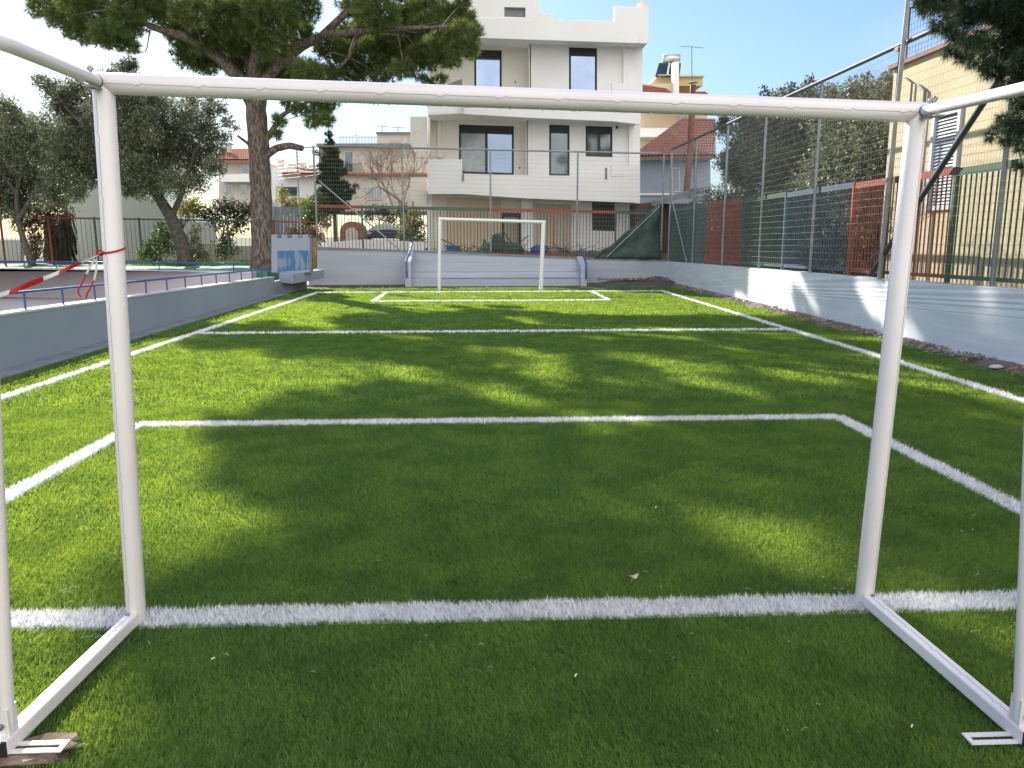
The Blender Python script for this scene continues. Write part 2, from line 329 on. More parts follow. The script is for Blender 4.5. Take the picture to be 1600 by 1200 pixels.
tag(npmesh('turf', G, 5, M['turf']), kind='stuff')
tag(npmesh('pitch_lines', Wt, 5, M['wline']), kind='structure')
lb = MB()
for i, (x0, ya, x1, yb, hw) in enumerate(LINES):
    L = math.hypot(x1-x0, yb-ya); nx, ny = (yb-ya)/L*hw, -(x1-x0)/L*hw; z = .004+.0006*i
    lb.add([(x0-nx,ya-ny,z),(x1-nx,yb-ny,z),(x1+nx,yb+ny,z),(x0+nx,ya+ny,z)], [(0,1,2,3)])
tag(lb.build('line_backing', M['wline']), kind='structure')
# dirt bank in the far corner and rubble strips
def bank(name, xs, ys, hf, mt):
    mb = MB(); nx, ny = len(xs), len(ys)
    vs = [(x, y, hf(x, y)) for y in ys for x in xs]; fs = [(j*nx+i, j*nx+i+1, (j+1)*nx+i+1, (j+1)*nx+i) for j in range(ny-1) for i in range(nx-1)]
    mb.add(vs, fs); return mb.build(name, mt)
def hcorner(x, y):
    a = max(0, min(1, (x-3.4)/2.6))*max(0, min(1, (y-24.6)/2.4)); b = 0
    return -.01+.20*a+b+.03*math.sin(x*5+y*3)*math.sin(y*4.1)*(a > 0)+.02*random.random()*(a+b > .03)
tag(bank('dirt_bank', np.linspace(-5.6, 6.4, 90), np.linspace(24.2, 27.35, 24), hcorner, M['dirt']), kind='structure')
rb = MB()
def chunk(mb, c, r):
    n0 = len(mb.v); mb.ball(c, r, 6, 0, (random.uniform(.7, 1.4), random.uniform(.7, 1.4), random.uniform(.4, .8)))
    for i in range(n0, len(mb.v)):
        v = mb.v[i]; mb.v[i] = (v[0]+random.uniform(-.25, .25)*r, v[1]+random.uniform(-.25, .25)*r, v[2]+random.uniform(-.2, .2)*r)
for i in range(2300):
    y = random.uniform(5, 27); x = RX-.02-abs(random.gauss(0, .12)); chunk(rb, (x, y, .02+.07*max(0, 1-(RX-x)/.25)), random.uniform(.006, .021)*(2.4 if random.random() < .07 else 1))
for i in range(90):
    chunk(rb, (random.uniform(3.9, 6.3), random.uniform(26.4, 27.25), .17), random.uniform(.02, .06))
for i in range(60): chunk(rb, (random.uniform(-5.6, 3.4), random.uniform(25.2, 26), .0), random.uniform(.01, .04))
tag(rb.build('rubble', M['rubble']), kind='stuff')
sk = MB(); 
for i in range(60):
    y = 5+i*.37; z = .012+.05*abs(math.sin(i*1.7)); sk.box((RX-.16-.05*math.sin(i*2.1), y, -.01), (RX, y+.36, z))
M['soil'] = mat('brown_soil', (.27, .215, .165), (.13, .105, .085), 5, .95, bump=.9, bscale=30, detail=9)
random.seed(11)
tag(bank('dirt_strip', np.linspace(5.95, RX+.01, 9), np.linspace(3, 26.2, 420), lambda x, y: -.02+.105*max(0, min(1, (x-6.0-.10*math.sin(y*1.7)-.06*math.sin(y*5.3))/.3))*(.7+.3*math.sin(y*2.9))+random.uniform(-.009, .009), M['soil']), kind='structure')
sheet('kerb_strip', [(WX,-6,.03),(TX0-.0,-6,.03),(TX0+.0,23.2,.03),(WX,23.2,.03)], M['concrete'], .1)
# ------------------------------------------------------------------ retaining walls
# left low wall with blue railing
def lz(y): return .69-(y-9.5)*.0145
mb = MB(); ys = [-6, 2, 9.5, 16, 22.55]
mb.prism([(WX, -6, -.35)]+[(WX, y, lz(y)-.03) for y in ys]+[(WX, 22.55, -.35)], (-.22, 0, 0))
lw = thing('low_wall', (WX-.1, 8, 0), 'long pale grey painted low wall beside the pitch with its sunlit top edge coloured white', 'wall')
mb.build('wall_body', M['lwall'], lw, bevel=.006)
mb = MB(); mb.prism([(WX+.012, y, lz(y)-.03) for y in ys]+[(WX+.012, y, lz(y)) for y in reversed(ys)], (-.244, 0, 0)); mb.build('wall_top', M['walltop'], lw, bevel=.006)  # top strip coloured white for the sun on the wall's edge
rl = thing('railing', (WX-.1, 8, .7), 'low blue tube railing on top of the wall next to the pitch', 'railing', 'low blue railings beside the ramp')
mb = MB(); RY = [2, 9.5, 16, 22.5]
mb.tube([(WX-.11, y, lz(y)+.215-(y-9.5)*.0 ) for y in RY], .021, 10); mb.build('top_rail', M['bluerail'], rl, True)
y = 2.0
while y < 22.4:
    mb = MB(); mb.tube([(WX-.11, y, lz(y)), (WX-.11, y, lz(y)+.2)], .015, 8); mb.box((WX-.15, y-.04, lz(y)), (WX-.07, y+.04, lz(y)+.006)); mb.build('rail_post', M['bluerail'], rl); y += .94
# far ramp wall with railing
def P2(t, off=0): q = FWL[0]+fd*t; return (q[0]-fd[1]*off*-1, q[1]+fd[0]*off*-1)
fw = thing('ramp_wall', (-12, 26, 0), 'mauve grey wall on the far side of the sunken ramp, below the green court', 'wall')
mb = MB(); n_ = np.array([-fd[1], fd[0]]); n_ = n_ if n_[1] > 0 else -n_
def pw(t, o, z): q = FWL[0]+fd*t+n_*o; return (q[0], q[1], z)
mb.prism([pw(-.5,0,-.35), pw(30,0,-.35), pw(30,0,.55), pw(-.5,0,.55)], (n_[0]*.2, n_[1]*.2, 0)); mb.build('wall_body', M['rampwall'], fw)
mb = MB(); mb.prism([pw(-.5,-.02,.55), pw(30,-.02,.55), pw(30,-.02,.60), pw(-.5,-.02,.60)], (n_[0]*.24, n_[1]*.24, 0)); mb.build('wall_top', M['walltop'], fw)  # white strip painted in as the sunlit edge of the shaded wall
r2 = thing('railing', (-12, 26.1, .6), 'blue tube railing along the edge of the green court, behind the ramp', 'railing', 'low blue railings beside the ramp')
mb = MB(); mb.tube([pw(-.3,.1,.82), pw(30,.1,.82)], .024, 8); mb.build('top_rail', M['bluerail'], r2)
for i in range(16):
    mb = MB(); mb.tube([pw(.2+i*1.35,.1,.60), pw(.2+i*1.35,.1,.82)], .016, 6); mb.build('rail_post', M['bluerail'], r2)
# back wall, sloping slightly down to the right
def wpoint(x, y, Y=BY): return at(x, y, Y)
bw = thing('back_wall', (0, BY, 0), 'whitewashed concrete wall closing the far end of the pitch', 'wall')
mb = MB(); a0 = at(494, 390, BY); a1 = at(641, 393, BY); a2 = at(905, 404, BY); a3 = at(1037, 408, BY)
mb.prism([(a0[0]-.3, BY, -.1), (a3[0]+.1, BY, -.1), (a3[0]+.1, BY, a3[2]), (a2[0], BY, a2[2]), (a1[0], BY, a1[2]), (a0[0]-.3, BY, a0[2]+.02)], (0, .2, 0)); mb.build('wall_body', M['bwall'], bw, bevel=.01)
mb = MB(); mb.prism([(a0[0]-.3, BY-.03, a0[2]+.02), (a1[0], BY-.03, a1[2]), (a2[0], BY-.03, a2[2]), (a3[0]+.1, BY-.03, a3[2]), (a3[0]+.1, BY-.03, a3[2]+.04), (a2[0], BY-.03, a2[2]+.04), (a1[0], BY-.03, a1[2]+.04), (a0[0]-.3, BY-.03, a0[2]+.06)], (0, .26, 0)); mb.build('wall_top', M['concrete'], bw)
# bleacher steps with end cheeks
bl = thing('stepped_bench', (.6, 26.6, 0), 'whitewashed stepped concrete bench built against the far wall behind the small goal', 'bench')
x0 = a1[0]+.12; x1 = a2[0]-.1
def hz(y): return at(770, y, 26.6)[2]
mb = MB(); mb.box((x0, 26.25, -.05), (x1, 26.62, .24)); mb.build('lower_step', M['bwall'], bl, bevel=.012)
mb = MB(); mb.box((x0+.9, 26.22, .245), (x1, 26.64, .30)); mb.box((x0, 26.62, .24), (x1, 26.95, .42)); mb.build('seat_slab', M['bwall'], bl, bevel=.012)
mb = MB(); mb.box((x0, 26.95, .42), (x1, 27.29, .72)); mb.build('upper_step', M['bwall'], bl, bevel=.012)
for k, x in enumerate((x0-.2, x1)):
    mb = MB(); mb.prism([(x, 26.0, -.05), (x, BY-.04, -.05), (x, BY-.04, 1.12-.2*k), (x, 26.75, .95-.17*k), (x, 26.0, .80-.17*k)], (.2, 0, 0)); ch = mb.build('end_cheek', M['bwall'], bl, bevel=.01)
    mb = MB(); xx = x+(.06 if k == 0 else .17)
    mb.tube([(xx, 25.96, .28-.05*k), (xx, 25.96, .80-.12*k), (xx+(.10 if k == 0 else -.05), 26.5, 1.18-.1*k), (xx+(.12 if k == 0 else -.06), 27.0, 1.45-.25*k)], .03, 8); mb.build('handrail', M['bluerail'], bl, True)
# right wall
rw = thing('side_wall', (RX+.1, 15, 0), 'rough white painted masonry wall beside the pitch under the tall mesh fence', 'wall')
def rz(y): return .95-(y-9.0)*.0115
mb = MB(); N = 60
top = [(RX+.006*math.sin(i*1.3), -4+i*(BY+4.2)/N, rz(-4+i*(BY+4.2)/N)+.008*math.sin(i*2.7)) for i in range(N+1)]
mb.prism([(RX, -4, -.1)]+top+[(RX, BY+.2, -.1)], (.17, 0, 0)); mb.build('wall_body', M['rwall'], rw)
# crenellated block, slab and post at the corner by the left wall
cb = thing('battlement_block', (-5.6, 23.3, .3), 'grey block with battlement top and runny blue paint, in front of the pine trunk', 'wall')
YB = 23.2
mb = MB(); mb.pp([(424,426),(484,426),(484,372),(424,372)], YB, .5); mb.build('block_body', M['lwall'], cb, bevel=.01)
mb = MB()
for x in (424, 440, 456, 472): mb.pp([(x,372),(x+9,372),(x+9,366.5),(x,366.5)], YB, .5)
mb.build('battlement', M['lwall'], cb)
mb = MB(); mb.pp([(433,425),(483,421),(483,391),(433,392)], YB-.006, .005); mb.build('painted_panel', M['mural'], cb)
sl = thing('concrete_slab', (-5, 22.6, .4), 'thick grey concrete ledge jutting out from the corner of the low wall', 'ledge')
mb = MB()
A = at(436,426,22.6); B = at(457,429,22.3); C = at(506,417,24.9); D = at(470,414,25.6)
A2 = (A[0], A[1], .60); B2 = (B[0], B[1], .58); C2 = (C[0], C[1], .60); D2 = (-5.9, 25.2, .6)
mb.prism([(p[0], p[1], p[2]-.27) for p in (A2, B2, C2, D2)], (0, 0, .27)); mb.build('slab_top', M['lwall'], sl, bevel=.015)
mb = MB(); mb.box((-5.88, 22.9, -.1), (-5.35, 25.1, .325)); mb.build('support', M['concrete'], sl)
wp = thing('timber_post', tuple(at(490, 420, 23.6)), 'short weathered ochre post with a ragged top beside the battlement block', 'post')
mb = MB(); mb.tube([at(490,419,23.6), at(490.5,395,23.6), at(490,373,23.6)], [.10,.095,.09], 10); mb.build('post_shaft', M['ochre'], wp, True)
mb = MB()
for i in range(7): mb.tube([at(484+i*2,376,23.6), at(481+i*3,371-random.random()*8,23.6)], [.04,.015], 5)
mb.build('ragged_top', M['obark'], wp)
# ------------------------------------------------------------------ fences
def low_panel(fence, p, q, zb, zt, mt, railh=.10, step=.11, bw_=.026, post=True, bm=None):
    """barred panel between p and q (x,y); zb/zt = (at p, at q)"""
    p = np.array(p, float); q = np.array(q, float); L = np.linalg.norm(q-p); d = (q-p)/L
    mb = MB(); n = int(L/step)
    for i in range(1, n):
        t = i/n; c = p+(q-p)*t; b = zb[0]+(zb[1]-zb[0])*t; e = zt[0]+(zt[1]-zt[0])*t
        mb.tube([(c[0], c[1], b+.03), (c[0], c[1], e-.02)], bw_/2, 4, cap=False)
    g_ = mb.build('barred_panel', bm or mt, fence)
    mb = MB(); mb.bar((*p, zt[0]), (*q, zt[1]), .03, railh); mb.build('top_rail', mt, fence)
    mb = MB(); mb.bar((*p, zb[0]+.06), (*q, zb[1]+.06), .03, .05); mb.build('bottom_rail', mt, fence)
    if post:
        mb = MB(); mb.bar((*p, zb[0]-.03), (*p, zt[0]+.06), .06, .06); mb.build('post', mt, fence)
# right side
rf = thing('barred_fence', (RX+.12, 14, .9), 'barred metal fence in red, green, blue and teal panels on the side wall', 'fence')
pan = [(25.9+1.3, 25.0, 'fgreen'), (25.0, 22.9, 'fteal'), (22.9, 19.8, 'fred'), (19.8, 17.0, 'fgreen'), (17.0, 13.9, 'fblue'), (13.9, 10.9, 'fred'), (10.9, 7.9, 'fgreen'), (7.9, 4.9, 'fgreen')]
for (ya, yb, c) in pan: low_panel(rf, (RX+.12, ya), (RX+.12, yb), (rz(ya)+.03, rz(yb)+.03), (2.42, 2.44), M[c])
mfr = thing('mesh_fence', (RX+.05, 14, .9), 'tall welded wire mesh fence with grey poles beside the pitch along the side wall', 'fence', 'tall wire mesh fences round the pitch')
MX = RX+.05; ZT = 4.41
for y in (27.2, 24.1, 21.1, 18.3, 15.4, 12.55, 9.8, 6.9):
    mb = MB(); mb.tube([(MX, y, rz(y)), (MX, y, ZT)], .034, 8); mb.build('pole', M['galv'] if y > 13 else M['dpole'] if y > 12 else M['galv'], mfr, True)
mb = MB(); mb.tube([(MX, 27.2, ZT), (MX, 5.5, ZT+.01)], .036, 8); mb.build('top_rail', M['dpole'], mfr, True)
mb = MB(); mb.tube([(MX-.04, 12.87, .95), (MX-.04, 10.2, 3.3), (MX-.03, 9.3, 4.1)], .042, 8); mb.build('brace', M['dpole'], mfr, True)
mb = MB(); mb.tube([(MX-.05, 27.0, 3.0), (MX-.04, 24.6, .8)], .025, 6); mb.build('brace', M['galv'], mfr, True)
def mesh_panel(fence, p, q, zb, zt, sv=.06, sh=.125, r=.0016, rh=.0024, mt=None):
    p = np.array(p, float); q = np.array(q, float); L = np.linalg.norm(q-p); n = int(L/sv); mb = MB()
    for i in range(n+1):
        t = i/n; c = p+(q-p)*t; b = zb[0]+(zb[1]-zb[0])*t; e = zt[0]+(zt[1]-zt[0])*t
        w = .012*math.sin(t*L*2.2)
        mb.tube([(c[0]+w*0, c[1], b), (c[0]+w*0, c[1], e)], r, 3, cap=False)
    k = int((zt[0]-zb[0])/sh); m_ = max(2, int(L/.7))
    for j in range(k+1):
        s_ = j/k; pts = []
        for i in range(m_+1):
            t = i/m_; c = p+(q-p)*t; b = zb[0]+(zb[1]-zb[0])*t; e = zt[0]+(zt[1]-zt[0])*t
            pts.append((c[0], c[1], b+(e-b)*s_+.006*math.sin(i*1.7+j)))
        mb.tube(pts, rh, 3, cap=False)
    return mb.build('wire_mesh', mt or M['wire'], fence)
for ya, yb in zip((27.2, 24.1, 21.1, 18.3, 15.4, 12.55, 9.8), (24.1, 21.1, 18.3, 15.4, 12.55, 9.8, 6.9)):
    mesh_panel(mfr, (MX-.035, ya), (MX-.035, yb), (rz(ya)+.01, rz(yb)+.01), (ZT, ZT))
tp_ = thing('utility_pole', (MX-.08, 12.5, .9), 'slim steel pole taller than the mesh fence standing at the corner of the ochre building', 'pole')
mb = MB(); mb.tube([(MX-.08, 12.5, .9), (MX-.08, 12.35, 4.2), (MX-.07, 12.2, 8.2)], [.036,.034,.03], 10); mb.build('pole_shaft', M['galv'], tp_, True)
mb = MB(); mb.box((MX-.13, 12.4, 4.3), (MX-.03, 12.5, 4.36)); mb.box((MX-.13, 12.42, 2.4), (MX-.03, 12.54, 2.45)); mb.build('clamp', M['steel'], tp_)
# back side
BF = BY+.1
bfn = thing('barred_fence', (.5, BF, 1), 'barred metal fence in green and red panels on top of the far end wall', 'fence')
def bx_(px, y=400): return at(px, y, BF)[0]
def zpx(px, y): return at(px, y, BF)[2]
for (u, v, c) in ((497, 568, 'fred'), (568, 632, 'fgreen'), (632, 767, 'fgreen'), (767, 865, 'fred'), (865, 961, 'fred'), (961, 1032, 'fgreen')):
    zt = lambda p_: zpx(p_, 322+(p_-497)*.0205)
    zb = lambda p_: zpx(p_, 390+(p_-497)*.034)
    low_panel(bfn, (bx_(u), BF), (bx_(v), BF), (zb(u), zb(v)), (zt(u), zt(v)), M[c], bw_=.02, bm=M['fbrown'])
mfb = thing('mesh_fence', (.5, BF-.06, 1), 'tall wire mesh fence with thin grey poles in front of the white house', 'fence', 'tall wire mesh fences round the pitch')
Yf = BF-.07
PX = [497, 632, 767, 901, 1033]
for u in PX:
    b = at(u, 392, Yf); t = at(u, 228+(u-497)*.0225, Yf); mb = MB(); mb.tube([(b[0], Yf, b[2]), (b[0], Yf, t[2])], .03, 8); mb.build('pole', M['galv'], mfb, True)
mb = MB(); mb.tube([at(497,228,Yf), at(1036,240,Yf)], .03, 8); mb.build('top_rail', M['galv'], mfb, True)
mb = MB(); mb.tube([at(498,282,Yf-.04), at(629,394,Yf-.04)], .028, 6); mb.build('brace', M['galv'], mfb, True)
for u, v in zip(PX[:-1], PX[1:]):
    a = at(u,400,Yf-.03); b = at(v,400,Yf-.03); zt = lambda p_: at(p_, 228+(p_-497)*.0225, Yf)[2]; zb = lambda p_: at(p_, 392+(p_-497)*.03, Yf)[2]
    mesh_panel(mfb, (a[0], Yf-.035), (b[0], Yf-.035), (zb(u), zb(v)), (zt(u), zt(v)), .07, .135, .0013, .0026)
# short return of tall mesh over the trunk side
a = at(432,232,29.5); b = at(497,229,Yf)
mesh_panel(mfb, (a[0], 29.5), (b[0], Yf), (3.6, 3.6), (a[2], b[2]), .12, .12, .003, .003)
mb = MB(); mb.tube([(a[0],29.5,a[2]), (b[0],Yf,b[2])], .025, 6); mb.build('top_rail', M['galv'], mfb)
mb = MB(); mb.tube([(a[0]+.9,28.6,.6), (a[0]+.9,28.6,4.7)], .025, 6); mb.build('pole', M['galv'], mfb)
# green shade net sagging from the corner pole
tp = thing('shade_net', tuple(at(1000, 395, BF-.3)), 'torn dark green shade net hanging in a triangle at the far corner of the fence', 'net')
mb = MB(); N1 = 14
P0, P1, P2_ = at(930,402,BF-.18), at(1031,318,BF-.18), at(1032,405,BF-.18)
vs = []; fs = []
for i in range(N1+1):
    for j in range(N1+1):
        s_ = i/N1; t = j/N1; topp = P0+(P1-P0)*s_; bot = P0+(P2_-P0)*s_; p = topp+(bot-topp)*t
        p = p+np.array((0, .07*math.sin(s_*19+t*3)*s_-.05*math.sin(t*9)*s_, -.10*math.sin(s_*math.pi)*(1-t))); vs.append(p)
fs = [(i*(N1+1)+j, i*(N1+1)+j+1, (i+1)*(N1+1)+j+1, (i+1)*(N1+1)+j) for i in range(N1) for j in range(N1)]
mb.add(vs, fs); nt_ = mb.build('net_cloth', M['tarp'], tp, True); sm = nt_.modifiers.new('solid', 'SOLIDIFY'); sm.thickness = .012
mb = MB(); mb.tube([P0+(P1-P0)*k/8+np.array((0, .02, -.10*math.sin(k/8*math.pi)+.03*math.sin(k*2.2))) for k in range(9)], [.05+.02*math.sin(k*1.9) for k in range(9)], 7); mb.build('rolled_edge', M['tarp'], tp, True)
mb = MB(); mb.tube([at(948,402,BF-.25), at(1031,322,BF-.25)], .018, 6); mb.build('support_pole', M['galv'], tp)
# dark green sheet behind the far panels of the right fence
ns = thing('screen_net', (RX+.2, 25.5, .9), 'dark green screen net behind the side fence bars in the far corner', 'net')
mb = MB(); mb.box((RX+.19, 24.4, .75), (RX+.205, 27.2, 2.40)); mb.build('net_cloth', M['tarp'], ns)
# left garden fence behind the green court
gf = thing('garden_fence', (-14, 31.6, .6), 'long barred garden fence in rust, green and teal behind the green court', 'fence')
fy = 31.55
for (u, v, c) in ((-190, -95, 'fgreen'), (-95, 0, 'fgreen'), (0, 75, 'fred'), (75, 147, 'fred'), (147, 217, 'fgreen'), (217, 283, 'fgreen'), (283, 355, 'fteal'), (355, 428, 'fteal'), (428, 494, 'fred')):
    a = at(u, 339+u*.0165, fy); b = at(v, 339+v*.0165, fy)
    low_panel(gf, (a[0], fy), (b[0], fy), (.60, .60), (a[2], b[2]), M[c], .06, .16, .016, bm=M['fbrown'] if c == 'fred' else None)
# ------------------------------------------------------------------ foliage generators
def unit(v): return v/np.maximum(np.linalg.norm(v, axis=-1, keepdims=True), 1e-9)
def needles(clumps, tufts, per, length, width, up=.45, spread=.65):
    out = []
    for (x, y, z, r) in clumps:
        n = max(8, int(tufts*(r/.5)**2)); d = unit(rng.normal(size=(n, 3))); rad = r*(.25+.75*rng.random(n)**.45)
        lump = 1+.25*np.sin(d[:, 0]*5+x)*np.sin(d[:, 1]*4+y)
        c = np.array([x, y, z])+d*(rad*lump)[:, None]*np.array([1, 1, .72])
        td = unit(d*.6+np.array([0, 0, up])+rng.normal(0, .45, (n, 3)))
        c = np.repeat(c, per, 0); td = unit(np.repeat(td, per, 0)+rng.normal(0, spread, (n*per, 3)))
        L = length*(.6+.6*rng.random(n*per)); s = unit(np.cross(td, rng.normal(size=td.shape)))*width/2
        V = np.stack([c-s, c+s, c+td*L[:, None]], 1); out.append(V.reshape(-1, 3))
    return np.concatenate(out)
def leaves(clumps, n0, length, width, flat=1., shell=.5, down=0., refr=.5):
    out = []
    for (x, y, z, r) in clumps:
        n = max(10, int(n0*(r/refr)**2)); d = unit(rng.normal(size=(n, 3))); rad = r*(1.25*rng.random(n)**shell)
        lump = 1+.35*np.sin(d[:, 0]*6+x*3)*np.sin(d[:, 2]*5+y)
        c = np.array([x, y, z])+d*(rad*lump)[:, None]*np.array([1, 1, flat])
        a = unit(d*.4+rng.normal(0, .7, (n, 3))+np.array([0, 0, -down])); s = unit(np.cross(a, rng.normal(size=a.shape)))
        L = (length*(.6+.7*rng.random(n)))[:, None]; w = (width*(.6+.7*rng.random(n)))[:, None]
        V = np.stack([c, c+a*L*.5+s*w*.5, c+a*L, c+a*L*.5-s*w*.5], 1); out.append(V.reshape(-1, 3))
    return np.concatenate(out)
def pxc(lst, Y, dy=1.5, zero=0):
    out = []
    for it in lst:
        px, py, r = it[:3]; yy = it[3] if len(it) > 3 else Y+random.uniform(-dy, dy); p = at(px, py, yy); out.append((p[0], p[1], p[2], r*yy/F))
    return out
def limb(mb, pts, r0, r1, n=8, jit=0.):
    pts = [np.array(p, float) for p in pts]; P = []
    for i in range(len(pts)-1):
        for k in range(4):
            t = k/4; p = pts[i]*(1-t)+pts[i+1]*t
            P.append(p+(np.array([random.gauss(0, jit) for _ in range(3)]) if jit and (i or k) else 0))
    P.append(pts[-1])
    # smooth
    Q = [P[0]]+[(P[i-1]+2*P[i]+P[i+1])/4 for i in range(1, len(P)-1)]+[P[-1]]
    N = len(Q); mb.tube(Q, [r0+(r1-r0)*(i/(N-1)) for i in range(N)], n)
def twigs(mb, clumps, origin_pts, r=.02, k=3):
    for (x, y, z, rr) in clumps:
        c = np.array((x, y, z)); o = min(origin_pts, key=lambda q: np.linalg.norm(q-c)+max(0, q[2]-c[2])*.5)
        mid = (o+c)/2+np.array([random.gauss(0, .12) for _ in range(3)])*min(2, np.linalg.norm(c-o)); limb(mb, [o, mid, c], r*1.7, r*.7, 5)
        for _ in range(k):
            e = c+np.array([random.gauss(0, .5), random.gauss(0, .5), random.gauss(.15, .4)])*rr*1.2; mb.tube([c, e], [r*.6, r*.2], 4)
# ------------------------------------------------------------------ the big pine
PY = 25.3
pine = thing('pine_tree', tuple(at(410, 422, PY)), 'tall old pine with a thick bare trunk and wide crown behind the battlement block', 'tree', 'pine trees')
mb = MB()
tr = [at(411,432,PY), at(411,400,PY), at(409,330,PY), at(405,240,PY), at(400,170,PY), at(401,125,PY), at(408,60,PY), at(412,0,PY), at(425,-90,PY+.3), at(430,-170,PY+.2)]
rr_ = [.42,.35,.32,.31,.30,.31,.24,.2,.15,.07]
Q = []; RQ = []
for i in range(len(tr)-1):
    for k in range(5):
        t = k/5; Q.append(tr[i]*(1-t)+tr[i+1]*t); RQ.append((rr_[i]*(1-t)+rr_[i+1]*t)*(1+.04*math.sin(len(Q)*2.3)))
Q.append(tr[-1]); RQ.append(rr_[-1]); mb.tube(Q, RQ, 16)
limb(mb, [at(398,165,PY), at(372,120,PY-.2), at(345,92,PY-.4), at(300,60,PY-.8), at(235,42,PY-1), at(185,12,PY-1.4)], .24, .05)
limb(mb, [at(345,92,PY-.4), at(330,50,PY), at(310,-20,PY+.5)], .12, .05)
limb(mb, [at(395,130,PY), at(385,70,PY+.6), at(360,0,PY+1), at(330,-90,PY+1.5)], .17, .05)
limb(mb, [at(405,140,PY), at(432,104,PY-.3), at(470,72,PY-.6), at(505,55,PY-.9), at(560,50,PY-1.2), at(620,45,PY-1.6), at(700,42,PY-2)], .20, .04)
limb(mb, [at(560,50,PY-1.2), at(545,90,PY-1.2), at(528,108,PY-1.2)], .08, .03)
limb(mb, [at(505,55,PY-.9), at(560,0,PY-.5), at(620,-60,PY-.2)], .12, .05)
limb(mb, [at(412,40,PY), at(450,-20,PY+.8), at(500,-90,PY+1.6)], .13, .05)
limb(mb, [at(412,222,PY), at(425,205,PY-.1), at(440,180,PY-.2), at(462,168,PY-.3), at(490,155,PY-.3)], .11, .035)
limb(mb, [at(448,172,PY-.2), at(455,150,PY), at(470,120,PY)], .06, .03)
limb(mb, [at(412,246,PY), at(430,232,PY-.1), at(452,227,PY-.2), at(473,232,PY-.3)], .13, .085)
limb(mb, [at(402,240,PY), at(390,226,PY-.3), at(371,212,PY-.5)], .06, .035)
vis = [(75,8,22),(105,28,20),(125,50,16),(150,25,26),(165,55,18),(185,60,16),(200,35,22),(206,74,10),(120,0,22),(170,0,25),(215,8,20),
 (243,12,18),(270,28,22),(285,55,20),(300,85,22),(322,98,18),(300,20,22),(325,60,24),(345,80,22),(350,30,22),(378,18,22),(375,60,26),(398,85,26),(372,108,16),(400,40,20),(425,70,22),(430,105,24),(455,110,20),(440,30,22),(470,12,22),(468,50,18),
 (480,115,20),(505,120,18),(520,75,20),(545,60,22),(548,110,22),(570,90,24),(575,55,24),(590,20,26),(560,10,22),(610,60,26),(615,95,22),(595,122,14),(640,30,28),(645,70,26),(630,110,14),(665,12,26),(668,48,24),(660,90,20),(690,75,24),(705,95,12),(700,30,20),(722,58,20),(730,78,14),(725,30,15),(738,48,10),(722,5,10),
 (452,158,10),(470,172,9),(497,172,14),(510,188,10),(488,192,9),(515,160,12),(436,190,8),(432,212,7),(672,128,6),(690,125,6),(655,122,6),(500,145,12),(405,8,18),(335,0,20),(380,-20,25)]
# upper crown above the frame
hid = []
def crown_fill(n, x0, x1, y0, y1, z0, z1, r0, r1, keep=lambda x, y, z: True):
    k = 0
    while k < n:
        x = random.uniform(x0, x1); y = random.uniform(y0, y1); z = random.uniform(z0, z1)
        u, v, w = (x-(x0+x1)/2)/((x1-x0)/2), (y-(y0+y1)/2)/((y1-y0)/2), (z-(z0+z1)/2)/((z1-z0)/2)
        if u*u+v*v+w*w > 1 or not keep(x, y, z): continue
        hid.append((x, y, z, random.uniform(r0, r1))); k += 1
def inpoly(x, y, P):
    c = False; j = len(P)-1
    for i in range(len(P)):
        if (P[i][1] > y) != (P[j][1] > y) and x < (P[j][0]-P[i][0])*(y-P[i][1])/(P[j][1]-P[i][1])+P[i][0]: c = not c
        j = i
    return c
# open gaps in the upper crown, given by where their sunlight lands on the pitch
GAPS = [[(-9, 13.5), (-4.6, 13), (-3.9, 10.8), (-3.2, 9.6), (-2.1, 10.5), (-1.2, 9.9), (-1.3, 8.6), (-2.0, 7.6), (-2.5, 6.4), (-2.1, 5.6), (-1.4, 5.0), (-1.7, 4.4), (-2.0, 3.7), (-1.8, 2.9), (-1.35, 2.5), (-1.3, 1.8), (-1.3, .5), (-9, .5)],
        [(-.6, 14.5), (.6, 12.2), (.9, 9.9), (1.2, 9.3), (.8, 11.5), (1.6, 13.5)], [(1.2, 11.4), (2.0, 9.9), (2.4, 9.8), (1.7, 11.6)], [(2.5, 9.7), (3.6, 8.3), (3.9, 8.4), (2.9, 10.0)],
        [(-.1, 8.0), (.5, 7.0), (1.2, 6.1), (1.5, 6.2), (.8, 7.3), (.2, 8.2)], [(3.6, 9.1), (5.3, 7.0), (5.7, 7.4), (4.2, 9.5)], [(4.7, 7.4), (5.2, 6.0), (5.6, 6.2), (5.2, 7.6)], [(1.2, 4.3), (1.7, 3.4), (2.0, 3.5), (1.7, 4.5)], [(6.7, 9.6), (6.8, 8.7), (7.2, 8.3), (7.1, 9.2)], [(3.0, 12.2), (3.5, 10.4), (3.8, 10.5), (3.3, 12.4)], [(4.2, 11.7), (5.0, 9.7), (5.3, 9.8), (4.5, 12)], [(0, 9.8), (.8, 8.3), (1.1, 8.4), (.4, 10)], [(-1.4, 9.6), (-.6, 8.2), (-.3, 8.3), (-1, 9.9)], [(2.0, 8.9), (2.9, 7.3), (3.1, 7.4), (2.3, 9.1)], [(6.4, 12.5), (6.5, 11.6), (7.1, 11.1), (7.1, 12)], [(1.75, 3.0), (2.1, 2.2), (2.7, 2.0), (2.4, 3.0)]]
